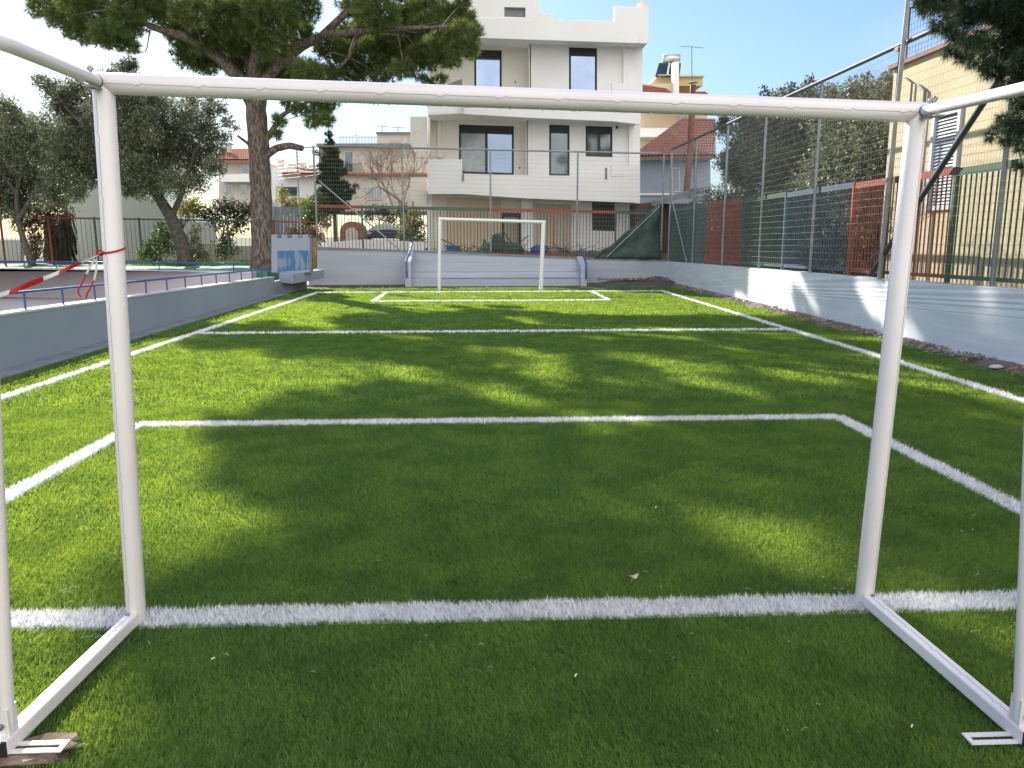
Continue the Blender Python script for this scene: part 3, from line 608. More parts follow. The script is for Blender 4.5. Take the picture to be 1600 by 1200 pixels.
GAPS += [[(-1.5, 15), (-.9, 11.8), (-.3, 11), (.45, 10.6), (1.0, 12.5), (.9, 15)], [(-3.5, 23), (5, 23), (5, 20), (1, 18.5), (.9, 15), (-1.3, 15), (-2.2, 18.5), (-4, 19.5)], [(1.0, 13), (2.2, 12.6), (4.5, 12.7), (4.5, 13.6), (1.5, 14.2)]]
cl = []
for (x, y, q_) in vis:
    for k in range(14):
        yy = PY-.4+random.uniform(-2.1, 2.4); p = at(x, y, yy); g_ = (p[0]+.915*p[2], p[1]-1.555*p[2])
        if not any(inpoly(g_[0]+dx, g_[1]+dy, P) for P in GAPS for dx, dy in ((0, 0), (.25, -.25), (-.25, .25))): break
    cl.append((p[0], p[1], p[2], q_*yy/F))
for gy0 in np.arange(1.0, 13.2, .56):
    for gx0 in np.arange(-2.6, 7.6, .56):
        gy = gy0+random.uniform(-.28, .28); gx = gx0+random.uniform(-.28, .28)
        if any(inpoly(gx+dx, gy+dy, P) for P in GAPS for dx, dy in ((0, 0), (.3, -.3), (-.3, .3), (.1, .3), (-.1, -.3))): continue
        for k in range(6):
            Yc = min(29.5, max(20.5, random.gauss(25, 2.2))); z = (Yc-gy)/1.555
            if 1.57+370/F*Yc+.35 < z < 15.6:
                hid.append((gx-.915*z, Yc, z, random.uniform(.36, .56))); break
allc = cl+hid
org = [q for q in Q[20:]]+[at(300,60,PY-.8), at(235,42,PY-1), at(185,12,PY-1.4), at(310,-20,PY+.5), at(385,70,PY+.6), at(330,-90,PY+1.5), at(470,72,PY-.6), at(560,50,PY-1.2), at(620,45,PY-1.6), at(690,42,PY-2), at(545,90,PY-1.2), at(560,0,PY-.5), at(620,-60,PY-.2), at(500,-90,PY+1.6), at(490,155,PY-.3), at(470,120,PY)]
for pts in ([at(425,-90,PY+.3), (-8.5,24.5,12.3), (-11,24,13.6), (-13.2,24,14.4)], [at(425,-90,PY+.3), (-5,26,11.8), (-3,26.5,12.6)], [at(430,-170,PY+.2), (-7.5,25,13.5), (-8.4,24.5,15)], [at(330,-90,PY+1.5), (-10.5,26.5,12.5), (-12.6,26.8,13.4)]):
    limb(mb, pts, .12, .04); org += [np.array(p, float) for p in pts[1:]]
twigs(mb, allc, org, .012, 3)
mb.build('trunk', M['bark'], pine, True)
npmesh('crown', np.concatenate([needles([(x, y, z, r*1.28) for x, y, z, r in cl], 300, 16, .20, .016), needles(hid, 105, 14, .22, .032)]), 3, M['needle'], pine)
# near conifer boughs hanging in over the side wall
np_ = thing('pine_tree', (8.6, 8.6, .7), 'dark pine whose drooping boughs hang over the side fence and the ochre building', 'tree', 'pine trees')
mb = MB(); limb(mb, [(8.9,8.7,.5), (8.8,8.7,3), (8.7,8.6,5.5), (8.5,8.6,9)], .22, .10, 10)
v2 = [(1450,12,14),(1470,35,16),(1448,-10,20),(1490,8,20),(1515,22,20),(1545,12,26),(1580,20,30),(1600,40,34),(1495,52,16),(1518,60,16),(1540,72,22),(1570,75,26),(1600,90,30),(1505,85,13),(1485,80,10),(1528,98,14),(1552,110,16),(1580,125,20),(1605,150,26),(1570,90,20),(1598,195,24),(1575,185,12),(1560,200,10),(1548,212,8),(1580,215,14),(1605,225,16),(1598,262,9),(1470,0,18),(1500,-20,30),(1560,-20,40),(1620,0,50),(1640,60,50),(1650,130,50),(1640,200,35),(1480,-5,16),(1590,60,26),(1620,100,34)]
c2 = pxc(v2, 9.0, .7); 
for (a, b) in (((8.7,8.6,5.6),(1560,30)), ((8.7,8.6,4.9),(1560,105)), ((8.7,8.6,3.9),(1575,200)), ((8.6,8.6,6.2),(1470,10))):
    limb(mb, [a, (np.array(a)+at(b[0], b[1]-10, 9.))/2+np.array((0,0,.15)), at(b[0], b[1], 9.)], .07, .02, 6)
org2 = [at(1560,30,9.), at(1560,105,9.), at(1575,200,9.), at(1500,20,9.), at(1530,60,9.)]
twigs(mb, c2, org2, .007, 3); mb.build('trunk', M['bark'], np_, True)
more = [(8.7+random.gauss(0,.9), 8.6+random.gauss(0,1.1), random.uniform(4.4,9.5), random.uniform(.35,.6)) for _ in range(40)]
npmesh('crown', np.concatenate([needles([(x,y,z,r) for x,y,z,r in c2], 1300, 18, .11, .006, up=-.35, spread=.5), needles(more, 300, 14, .13, .012, up=-.2)]), 3, M['needle2'], np_)
# ------------------------------------------------------------------ olives and other trees
def tree(name, label, cat, base, limbs, clumps, lm, bm, n0, ln, wd_, group=None, twig=.012, flat=.9, shell=.5, down=0, crown='crown', n=10):
    t = thing(name, base, label, cat, group); mb = MB(); org = []
    for pts, r0, r1 in limbs: limb(mb, pts, r0, r1, n); org += [np.array(p) for p in pts[1:]] or [np.array(pts[-1])]
    twigs(mb, clumps, org, twig, 2); mb.build('trunk', bm, t, True)
    npmesh(crown, leaves(clumps, n0, ln, wd_, flat, shell, down), 4, lm, t); return t
OY = 30.3
ovis = [(150,150,20),(175,125,16),(195,108,13),(205,100,10),(190,140,20),(60,125,8),(75,135,12),(95,148,16),(120,140,18),(100,170,22),(130,185,26),(165,175,26),(200,165,24),(230,150,18),(250,165,22),(215,195,28),(255,200,26),(290,180,18),(285,215,26),(320,200,20),(330,230,20),(310,255,24),(335,262,14),(270,245,28),(235,235,30),(240,275,26),(275,285,22),(305,285,16),(200,225,30),(205,260,28),(215,290,18),(175,215,30),(160,250,26),(180,275,18),(140,225,26),(120,215,22),(245,305,10),(200,300,9),(325,175,12),(345,170,9),(355,190,8),(350,215,9),(330,160,9),(300,160,12),(368,200,4)]
tree('olive_tree', 'large grey-green olive tree with a leaning trunk just outside the garden fence', 'tree', tuple(at(291,414,OY)),
 [([at(291,416,OY), at(284,380,OY), at(268,340,OY), at(250,312,OY), at(238,285,OY), at(225,240,OY), at(195,170,OY), at(180,130,OY)], .28, .05),
  ([at(268,340,OY), at(285,300,OY), at(300,250,OY), at(320,200,OY)], .12, .03), ([at(238,285,OY), at(190,240,OY), at(130,195,OY), at(100,165,OY)], .14, .03)],
 pxc(ovis, OY, 1.6), M['olive'], M['obark'], 1900, .12, .040, 'olive trees beyond the green court')
oy2 = 29.6
ov2 = [(15,185,18),(-20,175,30),(40,200,22),(70,205,22),(95,215,22),(10,225,34),(60,240,32),(105,240,26),(128,250,20),(135,275,18),(100,275,28),(55,285,30),(10,275,34),(-40,240,40),(-40,300,40),(120,300,14),(80,305,18),(30,315,20),(145,230,16),(150,262,12),(0,310,24),(5,165,10),(20,170,8),(-80,260,50),(-30,200,40)]
tree('olive_tree', 'dense grey-green olive tree with a thin slanting trunk and the crown nearest the photo edge', 'tree', tuple(at(52,416,oy2)),
 [([at(52,418,oy2), at(40,385,oy2), at(28,345,oy2), at(25,300,oy2), at(40,250,oy2)], .13, .05), ([at(28,345,oy2), at(60,290,oy2), at(100,250,oy2)], .08, .03), ([at(25,300,oy2), at(-20,240,oy2)], .08, .03)],
 pxc(ov2, oy2, 1.6), M['olive'], M['obark'], 1900, .12, .040, 'olive trees beyond the green court')
# russet shrub, palm
def shrub(name, label, cat, base, clumps, lm, n0, ln, wd_, group=None, bm=None):
    t = thing(name, base, label, cat, group); mb = MB()
    for (x, y, z, r) in clumps: limb(mb, [base, (np.array(base)+np.array((x,y,z)))/2+np.array((random.gauss(0,.05), 0, .05)), (x,y,z)], .02, .008, 5)
    mb.build('stems', bm or M['obark'], t); npmesh('foliage', leaves(clumps, n0, ln, wd_), 4, lm, t); return t
shrub('russet_shrub', 'tangled russet shrub with yellow flecks spilling over the rusty fence panels', 'shrub', tuple(at(55,408,32.4)),
 pxc([(20,330,14),(40,335,16),(62,330,16),(85,328,14),(105,335,10),(30,350,10),(50,352,12),(70,345,12),(55,375,12),(60,395,10),(45,390,8)], 32.3, .3), M['rleaf'], 900, .11, .06)
pm = thing('palm_tree', tuple(at(92,410,34)), 'squat palm with a shaggy brown skirt of dry fronds and stiff spiky leaves', 'tree')
mb = MB(); mb.tube([at(92,412,34), at(92,370,34), at(92,335,34)], [.45,.5,.42], 12)
for i in range(140):
    a = random.random()*6.28; h = random.uniform(338, 395); c = at(92, h, 34); p = c+np.array((.48*math.cos(a), .48*math.sin(a), 0)); mb.bar(p, p+np.array((.12*math.cos(a), .12*math.sin(a), -.5-random.random()*.4)), .035, .012)
mb.build('trunk', M['palmskirt'], pm)
c0 = at(98,326,34); q = []
for i in range(34):
    a = random.random()*6.28; e = random.uniform(-.25, 1.1); D = np.array((math.cos(a)*math.cos(e), math.sin(a)*math.cos(e), math.sin(e)))
    for k in range(26):
        t = k/26; c = c0+D*t*1.15+np.array((0,0,-.5*t*t)); s = unit(np.cross(D, (0,0,1.)))*(1 if k % 2 else -1); dd = unit(s+D*.9)
        q += [c-D*.012, c+D*.012, c+dd*.36*(1-t*.6)]
npmesh('fronds', np.array(q), 3, M['bush'], pm)
# bushes along the garden fence and behind
for (lst, Y, lb_, lm, nm) in (
 ([(250,372,12),(235,385,10),(262,388,12),(240,400,10),(225,398,8),(252,355,8),(265,368,10)], 31.0, 'sunlit straggly shrub at the foot of the leaning olive', 'bush', 'shrub'),
 ([(300,372,10),(310,388,10),(298,395,10),(318,398,8),(305,358,8)], 31.2, 'loose grey-green bush between the olive trunk and the teal panels', 'olive', 'shrub'),
 ([(350,380,10),(356,368,9),(362,390,9),(345,395,8)], 33.0, 'small yellow-green bush behind the teal fence panels', 'bush', 'shrub'),
 ([(345,325,14),(325,335,12),(365,330,14),(380,340,14),(370,352,12),(340,345,12),(388,325,10)], 34.0, 'dark glossy bush directly behind the pine trunk', 'cedar', 'shrub'),
 ([(285,325,10),(300,318,12),(310,330,10),(295,335,10)], 34.5, 'autumn yellow bush behind the teal corner of the garden fence', 'yleaf', 'shrub'),
 ([(445,325,9),(455,318,10),(440,312,8),(465,328,10),(475,318,9),(485,325,8),(430,330,8),(440,298,7)], 37.5, 'yellow-green bush rising above the grey board fence', 'yleaf', 'shrub'),
 ([(450,370,8),(462,362,9),(475,366,9),(488,362,8),(500,370,8),(470,378,7),(455,385,7),(510,350,7)], 30.5, 'small dark bush with reddish leaves next to the ochre post', 'rleaf', 'shrub'),
 ([(487,330,14),(500,315,12),(495,345,12),(478,345,10),(508,340,10)], 33.0, 'green shrub under the dark conifer', 'bush', 'shrub'),
 ([(640,345,12),(632,355,10),(648,335,8),(642,362,9),(655,350,8)], 31.4, 'lemon bush full of yellow fruit beside the white house', 'yleaf', 'shrub'),
 ([(655,372,9),(640,378,9),(628,372,8),(660,385,6),(650,358,10)], 31.0, 'low green bush below the lemon bush', 'bush', 'shrub'),
 ([(590,332,10),(610,338,12),(630,330,10),(575,335,8),(600,328,8)], 36.0, 'dark hedge clump behind the parked car', 'cedar', 'shrub')):
    c = pxc(lst, Y, .4); b = at(lst[0][0], 408, Y); shrub(nm, lb_, 'shrub', (c[0][0], Y, max(.6, min(q_[2]-q_[3] for q_ in c)-.3)), c, M[lm], 1000, .11, .06)
# conifer with drooping tiers
cY = 33.5; ct = thing('conifer', tuple(at(525,392,cY)), 'dark narrow conifer with uneven tiers of branches behind the far fence', 'tree')
mb = MB(); limb(mb, [at(525,395,cY), at(523,330,cY), at(519,260,cY), at(516,205,cY)], .10, .02)
ccl = pxc([(514,210,5),(516,222,6),(512,232,7),(520,238,9),(515,250,11),(526,255,10),(508,262,9),(520,270,14),(535,268,8),(505,280,11),(522,288,15),(538,290,9),(512,302,15),(530,308,14),(500,310,9),(520,322,16),(538,322,8),(505,330,10),(556,292,4),(548,300,6),(542,306,7),(497,240,3),(500,258,5),(492,238,2)], cY, .3)
twigs(mb, ccl, [at(523,330,cY), at(520,290,cY), at(518,250,cY), at(516,225,cY)], .012, 3); mb.build('trunk', M['obark'], ct)
npmesh('crown', needles(ccl, 420, 14, .14, .024, up=.1), 3, M['cedar'], ct)
# leafless trees
def bare(name, label, base, tip_box, n, Y, r=.05):
    t = thing(name, base, label, 'tree', None); mb = MB()
    def grow(p, d, L, r, k):
        e = p+d*L; m_ = (p+e)/2+np.array([random.gauss(0, .05) for _ in range(3)])*L; mb.tube([p, m_, e], [r, r*.85, r*.68], 5 if k > 2 else 3, cap=False)
        if k == 0: return
        for _ in range(3 if k > 1 else 4):
            nd = unit(d+np.array([random.gauss(0, .48), random.gauss(0, .48), random.gauss(.08, .4)])); grow(e, nd, L*random.uniform(.6, .85), r*.6, k-1)
    b = np.array(base)
    for p, d, L in tip_box: grow(np.array(p), unit(np.array(d, float)), L, r, n)
    return mb.build('branches', M['twig'], t)
bare('bare_tree', 'leafless reddish tree in front of the pale block beside the white house', tuple(at(630,385,34.5)), [(at(632,380,34.5),(-.1,0,1),1.4), (at(632,345,34.5),(-.5,0,.8),1.1), (at(632,345,34.5),(.35,.1,.9),1.2), (at(632,320,34.5),(-.8,0,.6),.9)], 5, 34.5, .045)
bare('bare_tree', 'leafless grey tree reaching above the dark trees beside the ochre building', (8.6,17.0,.7), [((8.5,16.2,2.6),(-.1,-.1,1),.75), ((8.7,16.6,2.4),(.1,-.2,1),.7)], 5, 17, .02)
bare('bare_vine', 'tangled leafless vine climbing behind the red panel of the side fence', (6.75,12.9,.7), [((6.7,12.9,.8),(0,.1,1),.5), ((6.75,13.4,.8),(0,-.2,1),.55), ((6.7,12.4,.9),(0,.3,1),.5)], 5, 13, .012)
bare('bare_vine', 'dead climber tangled in the roof railing of the ochre building', (7.9,12.5,4.6), [((7.9,12.9,4.6),(0,-.6,.5),.5), ((7.9,12.0,4.6),(0,.4,.8),.5), ((7.9,11.2,4.6),(0,.4,.8),.5)], 5, 13, .010)
# dark trees behind the side fence
grp = 'dark trees behind the side fence'
def blobtree(label, x, y, z0, z1, rx, ry, n, lm, n0, seedz=0):
    c = []
    for i in range(n):
        a = random.random()*6.28; s = random.random()**.5; z = random.uniform(z0, z1); k = math.sin(math.pi*(.3+.6*(z-z0)/(z1-z0)))
        c.append((x+rx*s*k*math.cos(a), y+ry*s*k*math.sin(a), z, random.uniform(.42, .75)))
    for i in range(22):
        a = random.random()*6.28; s = random.random()**.5*.85; q_ = z1+random.uniform(.1, .5)*(1-s*.6)
        for k in range(3): c.append((x+rx*s*math.cos(a)+random.gauss(0,.05), y+ry*s*math.sin(a), q_+k*.17, .22-.05*k))
    tree('dark_tree', label, 'tree', (x, y, .7), [([(x,y,.6), (x+.1,y,1.8), (x,y+.1,z1*.7)], .16, .04), ([(x+.1,y,1.8), (x+rx*.5,y,z1*.6)], .08, .03), ([(x+.1,y,1.8), (x-rx*.4,y-ry*.4,z1*.6)], .08, .03)], c, lm, M['obark'], n0*5, .11, .045, grp)
blobtree('dark evergreen next to the tiled roof, deepest of the trees behind the side fence', 10.2, 28.6, .9, 5.2, 2.0, 2.2, 95, M['olive2'], 190)
blobtree('dark evergreen with a feathery top behind the blue fence panel', 9.6, 23.0, .8, 5.0, 1.9, 2.4, 90, M['olive2'], 190)
blobtree('broad silvery olive above the red fence panel next to the ochre building', 8.9, 17.6, .8, 4.3, 1.35, 2.2, 90, M['olive'], 260)
# ------------------------------------------------------------------ white apartment house
hs = thing('apartment_house', tuple(at(830,392,34.5)), 'new white three-storey house with dark window frames behind the far fence', 'house')
HF, HR, HL = 32.8, 33.9, 34.6       # balcony fronts, right-hand wall, recessed wall
def S(x, y): return (x, y+.033*(x-830))
def hbox(mb, x0, y0, x1, y1, Y, d, mi=0): return mb.pp([S(x0,y1), S(x1,y1), S(x1,y0), S(x0,y0)], Y, d, mi)
def wall_holes(x0, y0, x1, y1, holes, Y, d, name, mt):
    xs = sorted({x0, x1}|{v for h in holes for v in (h[0], h[2])}); ys = sorted({y0, y1}|{v for h in holes for v in (h[1], h[3])}); mb = MB()
    for i in range(len(xs)-1):
        for j in range(len(ys)-1):
            cx_, cy_ = (xs[i]+xs[i+1])/2, (ys[j]+ys[j+1])/2
            if any(h[0] < cx_ < h[2] and h[1] < cy_ < h[3] for h in holes): continue
            hbox(mb, xs[i], ys[j], xs[i+1], ys[j+1], Y, d)
    return mb.build(name, mt, hs)
def win(x0, y0, x1, y1, Y, leaves_=1, box=13, gl='glass', sill=True, par=None, fw_=3.2, name='window'):
    par = par or hs; mb = MB(); Yi = Y+.10
    hbox(mb, x0, y0, x0+fw_, y1, Yi, .08); hbox(mb, x1-fw_, y0, x1, y1, Yi, .08); hbox(mb, x0+fw_, y1-fw_, x1-fw_, y1, Yi, .08)
    for k in range(1, leaves_):
        xm = x0+(x1-x0)*k/leaves_; hbox(mb, xm-2, y0+box, xm+2, y1-fw_, Yi, .08)
    hbox(mb, x0+fw_, y0, x1-fw_, y0+box, Yi-.02, .10)
    w = mb.build(name, M['frame'], par)
    for k in range(leaves_):
        a_ = x0+fw_+(x1-x0-2*fw_)*k/leaves_+(1.5 if k else 0); b_ = x0+fw_+(x1-x0-2*fw_)*(k+1)/leaves_-(1.5 if k < leaves_-1 else 0)
        m2 = MB(); hbox(m2, a_, y0+box, b_, y1-fw_, Yi+.04, .02); m2.build('pane', M[gl] if not (gl == 'mix') else (M['curtain'] if k == 0 else M['glass2']), w)
    m3 = MB()
    for i in range(int(box/2.2)): hbox(m3, x0+fw_, y0+1+i*2.2, x1-fw_, y0+2.4+i*2.2, Yi-.035, .012)
    m3.build('shutter_box', M['frame'], w); return w
A_ = (741, 80, 784, 166); B_ = (889, 71.5, 933, 166)
C_ = (717, 198, 803, 274.5); D_ = (858, 193.5, 890, 273.5); E_ = (915, 193.5, 957, 241.5)
wall_holes(668, 60, 828, 168, [A_], HL, .3, 'wall', M['house'])
wall_holes(828, 60, 1004, 168, [B_], HR, .3, 'wall', M['housew'])
wall_holes(668, 183, 823, 305, [C_], HL, .3, 'wall', M['house'])
wall_holes(823, 183, 1000, 305, [D_, E_], HR, .3, 'wall', M['housew'])
# body of the house behind the facades
mb = MB(); hbox(mb, 670, 30, 1000, 400, HL+.6, 8.5); mb.build('house_core', M['house'], hs)
mb = MB(); hbox(mb, 826.5, 60, 829.5, 168, HR, 1.0); hbox(mb, 821.5, 183, 824.5, 305, HR, 1.0); hbox(mb, 668, 60, 672, 305, HR, 1.0); mb.build('side_return', M['house'], hs)
for a_ in ((974, 62, 980, 140, HR-.12, .118), (983, 190, 990, 268, HR-.12, .118), (684, 190, 689, 250, HL-.10, .098)):
    mb = MB(); hbox(mb, *a_); mb.build('pilaster', M['housew'], hs)
win(*A_, HL); win(*B_, HR); win(*C_, HL, 2, 13, 'mix'); win(*D_, HR, 1, 13, 'glassd'); win(*E_, HR, 2, 12, 'glassd')
# roof parapet and penthouse
mb = MB(); mb.pp([S(668,62),S(1010,62),S(1013,58),S(1013,5),S(960,5),S(960,28.5),S(862,29),S(862,20),S(843,20),S(843,28),S(668,31)], HF, .25); hbox(mb, 668, 56, 1012, 61, HF+.25, 2.2); mb.build('parapet', M['housew'], hs, bevel=.01)
mb = MB(); hbox(mb, 1007, 5, 1012.8, 30, HF+.25, 3.5); mb.build('side_parapet', M['housew'], hs)
mb = MB()
for (u0, v0, u1, v1) in ((668,-60,788,30.5),(821,-60,843,28),(788,-60,821,12),(788,27.5,821,30)): hbox(mb, u0, v0, u1, v1, HF+.02, .2)
hbox(mb, 668, -60, 843, 30, HF+1.0, 4.0); mb.build('penthouse', M['housew'], hs)
mb = MB(); hbox(mb, 788, 12, 821, 27.5, HF+.17, .02); mb.build('vent_opening', M['concrete'], hs)
mb = MB(); mb.pp([(997,11),(1010,11),(1010,4),(1004,2),(998,4)], HF+.6, .35); mb.build('chimney', M['cream'], hs, bevel=.02)
# balconies
mb = MB(); mb.pp([(724,150),(724,178),(830,184),(960,189.5),(1000,194.5),(1001,186),(1001,146)], HF, .16); mb.pp([(669,150),(724,150),(724,177),(669,182)], HF+.35, .16); mb.pp([(956,146),(1001,147),(1001,131),(956,130)], HF+.02, .16); mb.build('balcony_parapet', M['housew'], hs)
mb = MB(); mb.pp([(669,180),(724,177),(830,183),(960,188),(998,192),(998,188),(960,184),(830,179),(724,173),(669,175)], HF+.16, 2.2); mb.build('balcony_floor', M['housew'], hs)
mb = MB(); mb.pp([(681,138),(722,123),(722,150),(681,150)], HF+.9, .1); mb.build('shaded_opening', M['concrete'], hs)  # grey slab painted in as the shade of the balcony's side opening
mb = MB(); mb.pp([(669,249),(722,249),(722,274),(724,272),(1000,276),(1000,317),(823,310),(722,303),(669,303)], HF, .16); mb.pp([(955,276),(1000,276),(1000,258),(955,258)], HF+.0, .15); mb.build('balcony_parapet', M['housew'], hs)
mb = MB(); mb.pp([(669,303),(722,303),(823,309),(998,316),(998,311),(823,304),(722,298),(669,298)], HF+.16, 2.2); mb.build('balcony_floor', M['house'], hs)
mb = MB(); mb.pp([(722,272),(725,272),(725,283),(722,283)], HF-.03, .028); mb.pp([(945,262),(949,262),(949,280),(945,280)], HF-.02, .018); mb.build('rain_spout', M['concrete'], hs)
mb = MB(); mb.pp([(641,182),(667,182),(667,245),(653,245),(641,225)], HF+.6, .2); mb.pp([(641,277),(667,277),(667,318),(650,318),(641,310)], HF+.6, .2)
mb.pp([(641,182),(645,182),(645,232),(641,225)], HF+.8, 4); mb.pp([(641,277),(645,277),(645,313),(641,310)], HF+.8, 4); mb.build('side_balcony', M['house'], hs)
# small wall marks
for (x, y, Y, q_) in ((964,199,HR-.03,.055), (812,262,HL-.04,.04), (805,128,HL-.04,.035)):
    mb = MB(); mb.ball(at(x,y,Y), q_, 10, 0, (1,.3,1)); mb.build('vent_cap', M['black'], hs)
# ground floor
G1 = (784, 333.5, 814, 400); G2 = (925, 311, 961, 357)
wall_holes(668, 305, 832, 402, [G1], HL, .3, 'wall', M['house'])
wall_holes(832, 305, 992, 402, [G2], HR+.2, .3, 'wall', M['housew'])
mb = MB(); hbox(mb, 667, 305, 675, 402, HR-.3, .4); hbox(mb, 815, 305, 832, 402, HR, .5); mb.build('column', M['housew'], hs)
mb = MB(); hbox(mb, 698, 314, 783, 402, HL-.06, .058); mb.build('wall_panel', M['cream'], hs)
d_ = MB(); hbox(d_, 784, 333.5, 787.5, 400, HL+.08, .1); hbox(d_, 810.5, 333.5, 814, 400, HL+.08, .1); hbox(d_, 787.5, 333.5, 810.5, 340, HL+.08, .1); dr = d_.build('door', M['frame'], hs)
d_ = MB(); hbox(d_, 787.5, 340, 810.5, 400, HL+.13, .03); d_.build('door_leaf', M['door'], dr)
d_ = MB(); hbox(d_, 836, 318, 893, 402, HR+.14, .058); d_.build('garage_door', M['door'], hs)
d_ = MB(); hbox(d_, 925, 311, 961, 357, HR+.28, .05)
for i in range(17): hbox(d_, 926.5, 313+i*2.6, 959.5, 314.7+i*2.6, HR+.262, .02)
d_.build('window_shutter', M['frame'], hs)
# junk heaped on the yard between wall and house
def lump(mb, c, r, sq, jit=.18, mi=0, n=14):
    n0 = len(mb.v); mb.ball(c, r, n, mi, sq)
    for i in range(n0, len(mb.v)):
        v = mb.v[i]; k = 1+jit*math.sin(v[0]*9+v[2]*7)*math.sin(v[1]*8+v[2]*5)+random.uniform(-.3, .3)*jit; mb.v[i] = tuple(c[j]+(v[j]-c[j])*k for j in range(3))
Yj = 28.7
j = thing('net_heap', tuple(at(785,398,Yj)), 'crumpled dark green plastic netting heaped behind the small goal', 'netting')
mb = MB(); lump(mb, at(775,385,Yj), .42, (.75,.6,1.0)); lump(mb, at(797,390,Yj), .36, (1.3,.7,.75)); mb.build('net_bundle', M['gnet'], j, True)
mb = MB(); lump(mb, at(757,388,Yj-.1), .22, (.45,.5,1.5)); mb.build('net_fold', mat('bright_green_net', (.07,.22,.12), (.04,.12,.07), 9, .7, bump=.5), j, True)
j = thing('plastic_drum', tuple(at(704,398,Yj)), 'blue plastic crate on the yard next to the small goal post', 'crate')
mb = MB(); mb.pp([(696,398),(719,399),(718,385),(697,384)], Yj, .5); mb.build('crate_body', M['bplastic'], j, bevel=.02)
mb = MB(); mb.pp([(695,385.5),(720,386.5),(720,384),(695,383)], Yj-.02, .54); mb.build('crate_rim', M['bplastic'], j)
j = thing('blue_tarpaulin', tuple(at(843,400,Yj)), 'bright blue bundled tarpaulin between the green net heap and the branches', 'tarpaulin')
mb = MB(); lump(mb, at(843,394,Yj), .33, (1.15,.7,.8), .25); mb.build('folded_sheet', M['bplastic'], j, True)
j = thing('branch_heap', tuple(at(740,398,Yj)), 'heap of cut dry branches and twigs beside the green netting', 'branches')
mb = MB()
for i in range(130):
    px = random.gauss(740, 22) if i < 70 else random.gauss(880, 22) if i < 105 else random.gauss(812, 12); p = at(px, random.uniform(388, 400), Yj+random.uniform(-.4, .4)); d = np.array((random.gauss(0, 1), random.gauss(0, .6), abs(random.gauss(0, .35)))); L = random.uniform(.2, .7)
    limb(mb, [p, p+unit(d)*L*.5+np.array((0,0,random.uniform(0,.08))), p+unit(d)*L], random.uniform(.006, .018), .004, 4)
for (a, b) in (((785,360),(806,392)), ((690,374),(722,392)), ((852,388),(893,396)), ((805,388),(826,368)), ((840,384),(888,392))): limb(mb, [at(a[0],a[1],Yj), at((a[0]+b[0])/2,(a[1]+b[1])/2-2,Yj), at(b[0],b[1],Yj)], .025, .02, 6)
mb.build('cut_branches', M['obark'], j)
# ------------------------------------------------------------------ houses on the left
def ppart(par, name, mt, polys, Y, d, bevel=0):
    mb = MB()
    for p in polys: mb.pp(p, Y, d)
    return mb.build(name, mt, par, bevel=bevel)
def rect(x0, y0, x1, y1): return [(x0,y1),(x1,y1),(x1,y0),(x0,y0)]
def tiles(par, name, mt, c00, c10, c11, c01, rows, amp=.05, thick=.12):
    """pantiled slope: c00-c10 eave, c01-c11 ridge"""
    c00, c10, c11, c01 = (np.array(c, float) for c in (c00, c10, c11, c01)); U = max(2, rows*6); Vn = 14
    nrm = unit(np.cross(c10-c00, c01-c00)); nrm = nrm if nrm[2] > 0 else -nrm; vs = []; fs = []
    for jv in range(Vn*2):
        v = (jv//2+(jv % 2)*.999)/Vn
        for i in range(U+1):
            u = i/U; p = (c00*(1-u)+c10*u)*(1-v)+(c01*(1-u)+c11*u)*v
            vs.append(p+nrm*(amp*abs(math.sin(u*rows*math.pi))+(.03 if jv % 2 == 0 else 0)))
    W_ = U+1
    for jv in range(Vn*2-1):
        for i in range(U): fs.append((jv*W_+i, jv*W_+i+1, (jv+1)*W_+i+1, (jv+1)*W_+i))
    mb = MB(); mb.add(vs, fs); mb.prism([c00-nrm*.02, c10-nrm*.02, c11-nrm*.02, c01-nrm*.02], -nrm*thick); return mb.build(name, mt, par)
def winset(par, rects, Y, gl='glassd', fr='rframe', t=1.2, name='window'):
    for (x0, y0, x1, y1) in rects:
        mb = MB()
        for r_ in ((x0,y0,x0+t,y1),(x1-t,y0,x1,y1),(x0+t,y0,x1-t,y0+t),(x0+t,y1-t,x1-t,y1)): mb.pp(rect(*r_), Y-.05, .08)
        w = mb.build(name, M[fr], par); m2 = MB(); m2.pp(rect(x0+t,y0+t,x1-t,y1-t), Y-.03, .028); m2.build('pane', M[gl], w)
h1 = thing('house', tuple(at(370,330,52)), 'cream house with an orange tiled roof seen just left of the pine trunk', 'house', 'houses beyond the gardens')
ppart(h1, 'wall', M['paleh'], [rect(342,248,402,330)], 52, 8); tiles(h1, 'roof', M['otile'], at(338,250,51.2), at(404,250,51.2), at(404,232,56), at(345,234,56), 16)
winset(h1, [(352,288,364,306),(374,288,386,306),(376,258,390,272)], 52); ppart(h1, 'balcony', M['housew'], [rect(344,272,400,284)], 51.2, .7); ppart(h1, 'chimney', M['paleh'], [rect(352,224,358,238)], 53, .6)
h2 = thing('house', tuple(at(465,330,50)), 'low white house with a red roof edge and chimneys between the pine and the conifer', 'house', 'houses beyond the gardens')
ppart(h2, 'wall', M['housew'], [[(425,330),(520,330),(520,272),(440,262),(425,262)]], 50, 8); tiles(h2, 'roof', M['otile'], at(440,272,49.4), at(500,272,49.4), at(492,263,53), at(448,263,53), 12)
for r_ in ((433,248,441,270),(450,256,460,264),(466,254,476,262),(482,257,490,264)): ppart(h2, 'chimney', M['paleh'], [rect(*r_)], 50.5, .6)
winset(h2, [(440,292,464,306),(456,294,463,304)][:1], 50, 'glassd', 'bluerail')
h3 = thing('house', tuple(at(580,330,46)), 'pale two-storey block with a shaded balcony and roof aerials behind the leafless tree', 'house', 'houses beyond the gardens')
